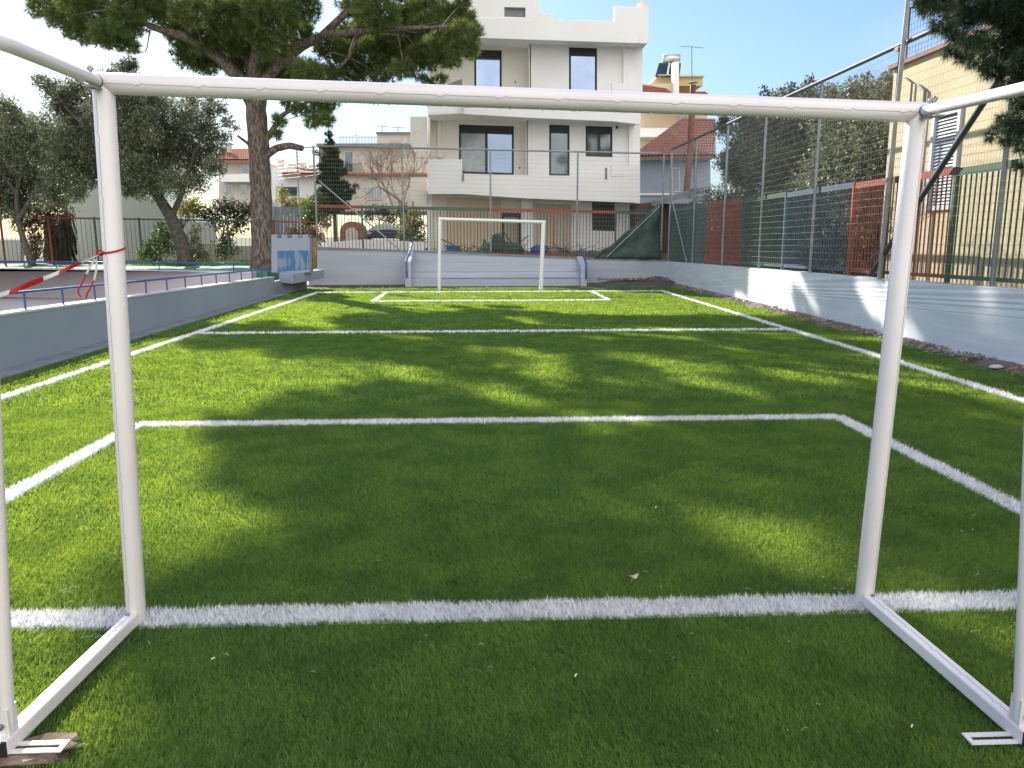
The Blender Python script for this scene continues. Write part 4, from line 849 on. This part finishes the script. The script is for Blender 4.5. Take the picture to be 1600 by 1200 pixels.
ppart(h3, 'wall', M['paleh'], [rect(498,228,497.5+.5,330), rect(530,226,668,330), rect(498,276,530,330)], 46, 9); ppart(h3, 'wall_recess', M['paleh'], [rect(498,228,530,276)], 47.4, 7)
ppart(h3, 'roof_slab', M['concrete'], [rect(494,224,668,228.5)], 45.6, 9.6); ppart(h3, 'cornice', M['otile'], [rect(530,270,668,274)], 45.7, .28)
ppart(h3, 'rooftop_room', M['paleh'], [rect(589,208,640,224)], 48, 4); ppart(h3, 'roof_edge', M['concrete'], [rect(587,206,642,208.6)], 47.8, 4.4)
winset(h3, [(512,240,524,272),(574,291,586,312),(588,291,598,312),(650,290,664,310)], 45.98, 'glassd', 'rframe')
winset(h3, [(538,236,552,270)], 46, 'glassd', 'rframe')
mb = MB()
for i in range(20): mb.tube([at(534+i*1.6,256,45.3), at(534+i*1.6,269,45.3)], .012, 4)
mb.bar(at(533,256,45.3), at(566,256,45.3), .04, .04); mb.build('balcony_railing', M['dpole'], h3)
mb = MB()
for i in range(26): mb.tube([at(530+i*2.3,214,47), at(530+i*2.3,225,47)], .012, 4)
mb.bar(at(528,214,47), at(589,214,47), .03, .03); mb.build('roof_railing', M['dpole'], h3)
mb = MB(); mb.pp([(554,224),(560,224),(559,214),(555,214)], 46.5, .3); mb.ball(at(557,211,46.6), .1, 8); mb.build('chimney', M['housew'], h3)
def aerial(label, px, py0, py1, Y, w, group='television aerials'):
    t = thing('aerial', tuple(at(px,py1,Y)), label, 'aerial', group); mb = MB(); mb.tube([at(px,py1,Y), at(px,py0,Y)], .022, 6); mb.build('mast', M['dpole'], t)
    mb = MB(); a = at(px,py0+2,Y); mb.bar(a-np.array((w,.3,0)), a+np.array((w,.3,0.05)), .02, .02)
    for i in range(7):
        c = a+np.array((w,.3,.03))*(i/3-1); mb.bar(c-np.array((-.05,.25,0)), c+np.array((-.05,.25,0)), .012, .012)
    mb.build('antenna_rods', M['dpole'], t)
aerial('tall aerial on the yellow house roof beside the brown flue', 1081, 72, 145, 49, .75); aerial('small aerial on the rooftop room of the pale block', 597, 196, 208, 48.5, .3); aerial('slim aerial next to the edge of the white house', 622, 198, 208, 48.5, .35); aerial('aerial poking above the olive next to the pine', 291, 174, 235, 50, .3)
wb = thing('outbuilding', tuple(at(190,400,37)), 'long pale mint wall of an outbuilding behind the garden fence', 'building')
ppart(wb, 'wall', M['mint'], [[(100,412),(282,412),(282,345),(245,318),(205,285),(120,285),(100,290)]], 37, 5); ppart(wb, 'roof_edge', M['walltop'], [[(100,288),(120,283),(205,283),(206,285.5),(120,285.5),(100,291)]], 36.9, .09)
wb2 = thing('garden_wall', tuple(at(330,395,35)), 'old stone garden wall with sunlit patches behind the teal fence', 'wall'); ppart(wb2, 'wall_body', M['paleh'], [rect(305,380,345,412), rect(346,384,398,412)], 35, .3)
wb3 = thing('garden_wall', tuple(at(20,395,34.5)), 'short pale garden wall behind the green fence bars next to the russet shrub', 'wall'); ppart(wb3, 'wall_body', M['mint'], [rect(-60,375,32,412)], 34.5, .3)
bf2 = thing('board_fence', tuple(at(455,350,34.5)), 'grey board fence between the pine trunk and the conifer', 'fence')
for i in range(11): ppart(bf2, 'board', M['lwall'], [rect(427+i*5.4,323+(i%2)*.6,431.9+i*5.4,372)], 34.5+.01*(i%2), .03)
ppart(bf2, 'end_post', M['housew'], [rect(424,316,436,372)], 34.6, .3)
ov = thing('brick_oven', tuple(at(548,385,31.3)), 'orange brick garden oven with a rounded top and pale opening behind the bars', 'oven')
mb = MB(); n = 12; pts = [(531,377)]+[(549-18*math.cos(math.pi*k/n), 362-16*math.sin(math.pi*k/n)) for k in range(n+1)]+[(567,377)]; mb.pp(pts, 31.3, 1.2); mb.build('brick_body', M['brick'], ov)
mb = MB(); mb.pp([(539,376),(539,362),(543,357),(549,355),(555,357),(559,362),(559,376)], 31.28, .018); mb.build('oven_mouth', M['paleh'], ov)
mb = MB(); mb.pp([(528,380),(570,380),(570,377),(528,377)], 31.1, 1.5); mb.build('base_slab', M['concrete'], ov)
lw2 = thing('garden_wall', tuple(at(590,390,29.8)), 'low white wall stub with flower pots in front of the brick oven', 'wall'); ppart(lw2, 'wall_body', M['housew'], [[(515,392),(664,396),(664,378),(570,374),(515,378)]], 30.2, .2)
car = thing('parked_car', tuple(at(600,372,33)), 'car with a pale windscreen parked behind the barred fence', 'car')
cb0 = at(600,372,33)
mb = MB(); mb.pp([(566,372),(636,373),(638,365),(630,360),(606,358),(575,360),(566,364)], 33, 3.6); mb.build('body', M['card'], car, True, bevel=.08)
mb = MB(); mb.pp([(572,361),(630,362),(616,352),(603,349),(590,350),(580,354)], 33.5, 1.9); mb.build('windscreen', M['carw'], car, bevel=.05)
for x in (574, 628):
    mb = MB(); c = at(x,371,32.98); mb.tube([c+np.array((-.1,.3,0)), c+np.array((.1,.3,0))], .3, 14); mb.build('wheel', M['black'], car)
    mb = MB(); mb.ball(at(x+ (2 if x < 600 else -2),364,32.97), .08, 8, 0, (1.4,.4,.8)); mb.build('headlight', M['carw'], car)
# ------------------------------------------------------------------ houses on the right
bh = thing('house', tuple(at(1040,330,38)), 'blue-grey house with an old clay tiled roof in the far corner', 'house', 'houses beyond the gardens')
ppart(bh, 'wall', M['blueh'], [rect(990,243,1110,330)], 38, 5); tiles(bh, 'roof', M['tile'], at(985,245,37.3), at(1118,243,37.3), at(1118,186,41.5), at(1066,186,41.5), 26, .06)
ppart(bh, 'band', M['housew'], [rect(990,302,1080,305)], 37.9, .09); ppart(bh, 'eave', M['walltop'], [rect(988,245,1112,249)], 37.5, .45)
winset(bh, [(1050,262,1062,300)], 38, 'curtain', 'rframe')
sh = thing('garden_shed', tuple(at(1040,330,33)), 'low dark shed with a grey slab roof behind the far corner poles', 'shed')
mb = MB(); mb.pp([(992,318),(1110,318),(1110,400),(992,400)], 33, 3); mb.build('wall', mat('dark_shed', (.10,.05,.05), (.06,.035,.035), 2, .8), sh)
mb = MB(); mb.pp([(1022,322),(1100,300),(1100,292),(1024,314)], 32.4, 4); mb.build('roof', M['concrete'], sh)
fl = thing('flue_pipe', tuple(at(1074,300,37)), 'rusty brown flue pipe rising past the tiled roof with a small cap on top', 'flue')
mb = MB(); mb.tube([at(1072,305,36.8), at(1079,230,36.8), at(1081,180,36.8)], .14, 14); mb.build('lower_pipe', M['rust'], fl, True)
mb = MB(); mb.tube([at(1081,180,36.8), at(1083,133,36.8)], .13, 12); mb.build('upper_pipe', M['brownpipe'], fl, True)
mb = MB(); mb.tube([at(1083,133,36.8), at(1083,129.5,36.8)], .11, 12); mb.tube([at(1083,129.5,36.8), at(1083,126.5,36.8)], [.23,.06], 12); mb.build('flue_cap', M['galv'], fl)
yh = thing('house', tuple(at(1050,300,48)), 'yellow house with red tiled eaves and a solar water heater on its roof', 'house', 'houses beyond the gardens')
ppart(yh, 'wall', M['yellowh'], [[(1014,134),(1098,134),(1098,119),(1030,117)]], 50, 6); ppart(yh, 'roof_edge', M['walltop'], [rect(1028,116.5,1101,119.5)], 49.8, 6.4)
ppart(yh, 'wall', M['cream'], [rect(1002,131,1061,152)], 49, .9); ppart(yh, 'wall', M['cream'], [rect(990,150,1105,260)], 50, 6)
tiles(yh, 'roof', M['otile'], at(996,150,47.6), at(1062,154,47.6), at(1040,139,48.9), at(1002,133,48.9), 12); tiles(yh, 'roof', M['otile'], at(1058,154,47.6), at(1113,153,47.6), at(1102,144,49.8), at(1058,144,49.8), 12)
ppart(yh, 'balcony', M['housew'], [rect(996,200,1060,214)], 48.6, 1.2); ppart(yh, 'pillar', M['housew'], [rect(1052,97,1061,152)], 48.7, .5)
winset(yh, [(1062,180,1075,200)], 49.95)
shh = thing('solar_water_heater', tuple(at(1048,118,49)), 'solar water heater with a metal tank and dark collector on the yellow house roof', 'water heater')
mb = MB(); mb.tube([at(1036,91.5,50), at(1062,91.5,50)], .24, 14); mb.build('tank', M['tank'], shh, True)
mb = MB(); mb.prism([at(1024,121,49.6), at(1062,121,49.6), at(1064,99,51), at(1030,99,51)], (0,.1,.05)); mb.build('collector', M['solar'], shh)
mb = MB(); mb.bar(at(1046,98,49.7), at(1043,117,49.7), .08, .08); mb.bar(at(1038,97,50), at(1062,97,50), .06, .06); mb.bar(at(1059,96,49.8), at(1060,118,49.8), .08, .08); mb.build('stand', M['tank'], shh)
# ochre building beside the side fence
XB, YB2 = 7.6, 15.1; ob = thing('ochre_building', (XB, 10, .7), 'ochre rendered building with a white shutter and railed flat roof beside the side fence', 'building')
ZR = 4.57
sh_y0, sh_y1, sh_z0, sh_z1 = 12.86, 13.55, 2.05, 3.52
mb = MB(); mb.box((XB,-2,.4),(XB+.25,sh_y0,ZR)); mb.box((XB,sh_y1,.4),(XB+.25,YB2,ZR)); mb.box((XB,sh_y0,.4),(XB+.25,sh_y1,sh_z0)); mb.box((XB,sh_y0,sh_z1),(XB+.25,sh_y1,ZR)); mb.box((XB+.25,-2,.4),(XB+6,YB2,ZR-.01)); mb.build('wall', M['bldg'], ob)
mb = MB(); mb.box((XB-.08,-2.1,ZR),(XB+6.1,YB2+.08,ZR+.07)); mb.build('roof_edge', M['tile'], ob)
mb = MB()
for (a, b) in (((sh_y0-.06,sh_z0-.06),(sh_y0+.02,sh_z1+.06)), ((sh_y1-.02,sh_z0-.06),(sh_y1+.06,sh_z1+.06)), ((sh_y0+.02,sh_z1-.02),(sh_y1-.02,sh_z1+.06)), ((sh_y0+.02,sh_z0-.06),(sh_y1-.02,sh_z0+.02))): mb.box((XB-.04,a[0],a[1]),(XB+.06,b[0],b[1]))
w = mb.build('window_shutter', M['rframe'], ob)
mb = MB(); k = 26
for i in range(k):
    z = sh_z0+.04+i*(sh_z1-sh_z0-.08)/k; mb.prism([(XB-.01,sh_y0+.02,z),(XB+.03,sh_y0+.02,z+.045),(XB+.036,sh_y0+.02,z+.04),(XB-.004,sh_y0+.02,z-.005)], (0,sh_y1-sh_y0-.04,0))
mb.build('louvres', M['rframe'], w)
for (y, z0, z1, r) in ((14.35,.8,4.2,.02),(13.9,.8,4.0,.03)):
    mb = MB(); mb.tube([(XB-.04,y,z0),(XB-.04,y,z1),(XB-.03,y+.25,z1+.12)], r, 8); mb.build('drain_pipe', M['concrete'], ob, True)
mb = MB(); mb.tube([(XB-.02,14.6,3.9),(XB-.02,14.2,3.6),(XB-.02,13.9,3.55),(XB-.02,13.6,3.85)], .012, 5); mb.build('cable', M['black'], ob)
mb = MB()
for y in (14.9, 12.6, 10.3, 8, 5.7): mb.tube([(XB+.1,y,ZR+.07),(XB+.1,y,ZR+1.0)], .02, 6)
for z in (.45, 1.0): mb.tube([(XB+.1,14.9,ZR+z),(XB+.1,3,ZR+z)], .018, 6)
mb.tube([(XB+.1,14.9,ZR+1.0),(XB+3,14.9,ZR+1.0)], .018, 6); mb.build('roof_railing', M['dpole'], ob)
mesh_panel(ob, (XB+.1, 14.9), (XB+.1, 6), (ZR+.1, ZR+.1), (ZR+1.0, ZR+1.0), .1, .1, .003, .003, M['dpole'])
# ------------------------------------------------------------------ near goal
TL, TR_ = at(161,130,3.13), at(1433,176,3.16); BL, BR_ = gr(214,975), gr(1349,945)
FL, FR = gr(14,1168,.03), gr(1592,1152,.02)
ng = thing('football_goal', ((BL+BR_)/2), 'large white tubular goal with welded net hooks framing the view, no net', 'goal', 'white goals on the pitch')
def beadline(mb, p, q, off, step=.22, amp=.005, r=.0012):
    p = np.array(p)+off; q = np.array(q)+off; L = np.linalg.norm(q-p); d = (q-p)/L; s = unit(np.cross(d, off)); pts = []
    k = int(L/step); 
    for i in range(k):
        a = p+d*step*(i+.15); pts += [a, a+d*step*.55, a+d*step*.60+s*amp, a+d*step*.68+s*amp*.3-off*.0, a+d*step*.72-s*amp*.8, a+d*step*.78]
    pts.append(q-d*.05); mb.tube(pts, r, 5, cap=False)
def goalpost(name, p, q, r, offdir, seam=True, par=ng, n=28):
    p = np.array(p); q = np.array(q); mb = MB(); mb.tube([p, (p+q)/2, q], r, n); o = mb.build(name, M['gpaint'], par, True)
    if seam:
        d = unit(q-p); od = np.array(offdir, float); od = unit(od-d*(od@d))*(r+.0002); m2 = MB(); beadline(m2, p, q, od); m2.build('net_hook_seam', M['seam'], o)
    return o
RP = .038
goalpost('post', BL, TL-np.array((0,0,RP*.3)), RP, (-.35,-1,0)); goalpost('post', BR_, TR_-np.array((0,0,RP*.3)), RP, (.55,-1,0))
cbx = goalpost('crossbar', TL-np.array((RP,0,0)), TR_+np.array((RP,0,0)), RP*1.0, (0,-1,-.12))
mb = MB(); L = TR_-TL
for i in range(150):
    t = random.random(); c = TL+L*t+np.array((0,random.uniform(-.012,.012),-RP-.0005)); mb.ball(c, random.uniform(.0015,.0035), 5, 0, (1,1,1.4))
mb.build('water_drops', M['gpaint'], cbx)
# side tubes to the back
TLb = np.array((FL[0]-.02, FL[1], at(0,65,2.37)[2]-.0)); 
a = TL+np.array((-.005,-.03,.0)); b = at(-12,60,2.33); dirL = unit(b-a); bl_ = a+dirL*((a[1]-FL[1])/-dirL[1])
a2_ = TR_+np.array((.005,-.03,.0)); b2 = at(1600,138,2.62); dirR = unit(b2-a2_); br_ = a2_+dirR*((a2_[1]-FR[1])/-dirR[1])
def ptop(ft, px, zt_):
    p0 = np.array((ft[0], ft[1], ft[2]+.02)); p1 = at(px, 690, ft[1]); return p0+(p1-p0)*((zt_-p0[2])/(p1[2]-p0[2]))
mb = MB(); mb.tube([a, a+(bl_-a)*.8, ptop(FL, -9, bl_[2])], .021, 20); mb.build('top_tube', M['gpaint'], ng, True)
mb = MB(); mb.tube([a2_, a2_+(br_-a2_)*.8, ptop(FR, 1612, br_[2])], .021, 20); mb.build('top_tube', M['gpaint'], ng, True)
for (a_, d_) in ((a, dirL), (a2_, dirR)):
    mb = MB(); mb.tube([a_+d_*.012, a_+d_*.016], .0225, 20); mb.build('joint_ring', M['black'], ng)
    mb = MB(); mb.tube([a_+np.array((0,-.05,-.03)), a_+np.array((0,-.05,.045))], .006, 8); mb.tube([a_+np.array((0,-.05,.03)), a_+np.array((0,-.05,.04))], .011, 6); mb.tube([a_+np.array((0,-.05,-.035)), a_+np.array((0,-.05,-.028))], .012, 6); mb.bar(a_+np.array((0,-.01,-.027)), a_+d_*.11+np.array((0,0,-.027)), .035, .005); mb.build('corner_bolt', M['steel'], ng)
for (ft, tp2) in ((FL, ptop(FL, -9, bl_[2])), (FR, ptop(FR, 1612, br_[2]))):
    mb = MB(); mb.tube([(ft[0], ft[1], ft[2]+.02), tuple(tp2)], .021, 20); mb.build('back_post', M['gpaint'], ng, True)
for k, (bs, ft) in enumerate(((BL, FL), (BR_, FR))):
    s = -1 if k == 0 else 1
    p = bs+np.array((0,-.035,.040)); q = np.array((ft[0]-.0*s, ft[1]-.045, ft[2]+.027)); mb = MB(); mb.bar(p, q, .05, .05); o = mb.build('base_bar', M['gpaint'], ng, bevel=.006)
    m2 = MB(); beadline(m2, p, q, np.array((0,0,.0252)), .17, .008, .0016); m2.build('net_hook_seam', M['seam'], o)
    d = unit(q-p); m2 = MB(); m2.bar(q, q+d*.008, .046, .046); m2.build('end_cap', M['black'], ng)
    m2 = MB(); x = ft[0]; zz = ft[2]+.004; ins = -s
    xs = sorted((x+ins*.02, x+ins*.16)); yy = ft[1]-.01
    m2.box((xs[0],yy-.028,zz),(xs[1],yy-.010,zz+.005)); m2.box((xs[0],yy+.010,zz),(xs[1],yy+.028,zz+.005)); xe = x+ins*.16; m2.box((min(xe,xe+ins*.015),yy-.028,zz),(max(xe,xe+ins*.015),yy+.028,zz+.005)); m2.build('slotted_foot', M['gpaint'], ng)
    m2 = MB(); b_ = np.array((ft[0]+(.0), ft[1]-.02, ft[2]+.085)); m2.tube([b_, b_+np.array((0,-.012,0))], .009, 6); m2.tube([b_+np.array((0,-.012,0)), b_+np.array((0,-.02,0))], .005, 8); m2.build('bolt', M['steel'], ng)
    m2 = MB(); b_ = bs+np.array((.01*s,-.05,.055)); m2.tube([b_, b_+np.array((0,-.004,.014))], .009, 6); m2.bar(bs+np.array((0,-.02,.056)), bs+np.array((0,-.09,.056)), .034, .005); m2.build('bolt', M['steel'], ng)
    m2 = MB(); m2.bar((ft[0]-.02*s, ft[1]+.0, ft[2]+.05), (ft[0]-.02*s, ft[1]+.0, ft[2]+.14), .006, .05); m2.build('bracket', M['gpaint'], ng)
# far goal
fg = thing('football_goal', tuple(gr(765,454)), 'small white goal without a net at the far end of the pitch', 'goal', 'white goals on the pitch')
fl0, fr0 = gr(685,453), gr(845,454); yg = (fl0[1]+fr0[1])/2-.4; 
fl0 = np.array((at(686,453,yg)[0], yg, 0)); fr0 = np.array((at(846,453,yg)[0], yg, 0)); ftl = at(687,342,yg); ftr = at(850,347,yg)
mb = MB(); mb.tube([fl0, ftl], .045, 16); mb.build('post', M['gpaint2'], fg, True); mb = MB(); mb.tube([fr0, ftr], .045, 16); mb.build('post', M['gpaint2'], fg, True)
mb = MB(); mb.tube([ftl-np.array((.045,0,0)), ftr+np.array((.045,0,0))], .045, 16); mb.build('crossbar', M['gpaint2'], fg, True)
for (b_, t_) in ((fl0, ftl), (fr0, ftr)):
    mb = MB(); mb.tube([t_, t_+np.array((0,.75,.0))], .02, 10); mb.build('top_tube', M['gpaint2'], fg); mb = MB(); mb.tube([b_+np.array((0,.75,0)), t_+np.array((0,.75,0))], .02, 10); mb.build('back_post', M['gpaint2'], fg)
    mb = MB(); mb.bar(b_+np.array((0,0,.03)), b_+np.array((0,.8,.03)), .05, .05); mb.build('base_bar', M['gpaint2'], fg)
# rock under the near foot
rk = MB(); c = np.array((FL[0]+.06, FL[1]-.01, .0)); n0 = 0
rk.ball((0,0,0), 1, 22, 0)
for i, v in enumerate(rk.v):
    k = 1+.16*math.sin(v[0]*4.1+v[1]*2)+.12*math.sin(v[1]*7+v[2]*5)+.07*math.sin(v[0]*11+v[2]*9)+random.uniform(-.03,.03)
    rk.v[i] = (c[0]+v[0]*k*.15+v[1]*.05, c[1]+v[1]*k*.075-.0+v[0]*.02, min(.028+.05*max(0, v[0]-.55), v[2]*k*.05+.012))
o = rk.build('rock', M['rock']); tag(o, 'flat brown rock wedged under the back foot of the large goal', 'rock')
# barrier tape tied to the post
kp = at(184,393,3.13); pc = lambda y: BL+(TL-BL)*((y-BL[2])/(TL[2]-BL[2]))
zk = at(186,391,3.1)[2]; pk = pc(zk)
bt = thing('barrier_tape', tuple(pk+np.array((-.04,-.02,0))), 'red and white barrier tape knotted round the near goal post', 'tape')
mb = MB(); rng_ = [pk+np.array(((RP+.0015)*math.cos(t), (RP+.0015)*math.sin(t), .010*math.sin(t*1.0+.6))) for t in np.linspace(math.pi*1.05, math.pi*3.05, 26)]; mb.tube(rng_, .0042, 6); mb.build('loop', M['tapered'], bt, True)
def K(x, y, dY=0): return at(x, y, 3.10+dY)
mb = MB(); mb.tube([K(163,394), K(158,398), K(151,396), K(151,392), K(157,391), K(161,395), K(156,399)], .0048, 7); mb.tube([K(163,394), K(170,391), K(176,390)], .0042, 6); mb.build('knot', M['tapered'], bt, True)
pts = [K(156,397), K(127,411,-.05), K(100,424,-.1), K(70,437,-.15), K(40,449,-.2), K(10,460,-.25), K(-25,472,-.3)]
hw = [.003,.009,.012,.013,.013,.014,.014]; alt = ['tapew','tapered','tapew','tapered','tapered','tapew']
cols = [0,1,0,1,0,0]
segs = [(156,127,'tapew'),(127,92,'tapered'),(92,68,'tapew'),(68,14,'tapered'),(14,-30,'tapew')]
def tpt(x):
    t = (156-x)/186; y = 397+75*t+6*math.sin(t*3.1)*0+3*math.sin(t*math.pi); return K(x, y, -.35*t)
for (xa, xb, m_) in segs:
    mb = MB(); n = 10; vs = []
    for i in range(n+1):
        x = xa+(xb-xa)*i/n; p = tpt(x); w_ = min(.016, .003+(156-x)/60*.012); tw = .25*math.sin(x*.05)
        vs += [p+np.array((0,.01*math.sin(x*.09),w_/2)), p+np.array((0,-.006*math.cos(x*.07),-w_/2)), p+np.array((0,.004+.01*math.sin(x*.09),w_/2)), p+np.array((0,.004-.006*math.cos(x*.07),-w_/2))]
    fs = []
    for i in range(n):
        a = i*4; b = a+4; fs += [(a,a+1,b+1,b),(a+2,b+2,b+3,a+3),(a,b,b+2,a+2),(a+1,a+3,b+3,b+1)]
    mb.add(vs, fs); mb.build('tape_strip', M[m_], bt, True)
for (pts, m_) in (([(151,400),(143,413),(135,428)],'tapew'),([(135,428),(128,443),(122,453)],'tapered'),([(122,453),(123,460),(127,464)],'tapered'),([(150,402),(151,412),(150,425),(147,438)],'tapew'),([(147,438),(141,450),(136,460),(134,466)],'tapered')):
    mb = MB(); P = [K(x,y,.01) for x,y in pts]
    for i in range(len(P)-1): mb.bar(P[i], P[i+1], .0025, .0075 if m_ == 'tapew' else .006, up=(1,0,0))
    mb.build('tape_tail', M[m_], bt)
# ------------------------------------------------------------------ little things on the turf
lf = MB(); c = gr(989,902,.035); 
vs = []; n = 9
for i in range(n):
    a = 2*math.pi*i/n; r = .02*(1+.5*(i % 2)); vs.append(c+np.array((r*math.cos(a)*1.2, r*.7*math.sin(a), .006*math.sin(a*2)+.012*abs(math.cos(a)))))
lf.add(vs+[c+np.array((0,0,.003))], [(i, (i+1) % n, n) for i in range(n)]); lf.tube([c+np.array((.0,-.004,0)), c+np.array((-.012,-.02,-.012))], .0012, 4)
o = lf.build('dry_leaf', M['dleaf']); tag(o, 'curled pale brown leaf lying alone on the turf between the goal line and box line', 'leaf')
th = MB()
for i in range(85):
    if i < 45: px, py = random.choice([(1290,905),(1490,830),(1555,1000),(120,925),(60,955),(180,995),(1280,940),(1345,915)]); px += random.gauss(0, 26); py += random.gauss(0, 12)
    else: px, py = random.uniform(20, 1580), random.uniform(760, 1180)
    p = gr(px, py, .036); a = random.uniform(0, 6.28); L = random.uniform(.012, .05)*(1 if i < 45 else .5); k = random.uniform(-.6, .6)
    th.tube([p, p+np.array((math.cos(a)*L*.5, math.sin(a)*L*.5, .004)), p+np.array((math.cos(a)*L*.5+math.cos(a+k)*L*.5, math.sin(a)*L*.5+math.sin(a+k)*L*.5, -.004))], .00055, 3)
tag(th.build('loose_fibres', M['wline']), kind='stuff')
for (px, py, lb_) in ((898,1057,'short white scrap on the shaded turf in front of the goal line'),(1024,793,'bent white scrap on the turf beyond the goal line'),(1424,1136,'thin white scrap standing in the turf near the right base bar'),(330,1030,'tiny white scrap near the left base bar')):
    p = gr(px,py,.036); m_ = MB(); m_.bar(p, p+np.array((random.uniform(.006,.012),random.uniform(.004,.014),.003)), .004, .003); tag(m_.build('paper_scrap', M['wline']), lb_, 'scrap', 'white scraps on the turf')
lt = MB(); p = gr(1557,573,.05); lump(lt, p, .06, (1.2,.7,.35), .35); tag(lt.build('litter', M['walltop']), 'crumpled white litter at the foot of the side wall', 'litter')
for i, (px, py, lb_) in enumerate(((1543,560,'small dark green weed beside the white litter'), (1527,563,'tiny weed in the rubble next to the larger weed'))):
    p = gr(px, py+6, .0); shrub('weed', lb_, 'weed', tuple(p), [(p[0], p[1], .08, .06), (p[0]+.03, p[1], .15-.06*i, .04), (p[0]-.05, p[1]+.05, .06, .05)], M['bush'], 900, .03, .014, 'weeds by the side wall')
# bright weeds in front of the garden fence
lw_ = rng.random((9000, 2)); X = -17+10.5*lw_[:, 0]**.7; Yw = 29.2+2.3*lw_[:, 1]; a = rng.random(9000)*6.28; h = .08+.12*rng.random(9000)
k = (X > -13.5+3*rng.random(9000)); X, Yw, a, h = X[k], Yw[k], a[k], h[k]; s = .012
V = np.stack([np.stack([X-np.cos(a)*s, Yw-np.sin(a)*s, np.full_like(X,.575)],1), np.stack([X+np.cos(a)*s, Yw+np.sin(a)*s, np.full_like(X,.575)],1), np.stack([X+rng.normal(0,.05,len(X)), Yw+rng.normal(0,.05,len(X)), .575+h],1)],1).reshape(-1,3)
tag(npmesh('weeds', V, 3, M['lawn']), kind='stuff')
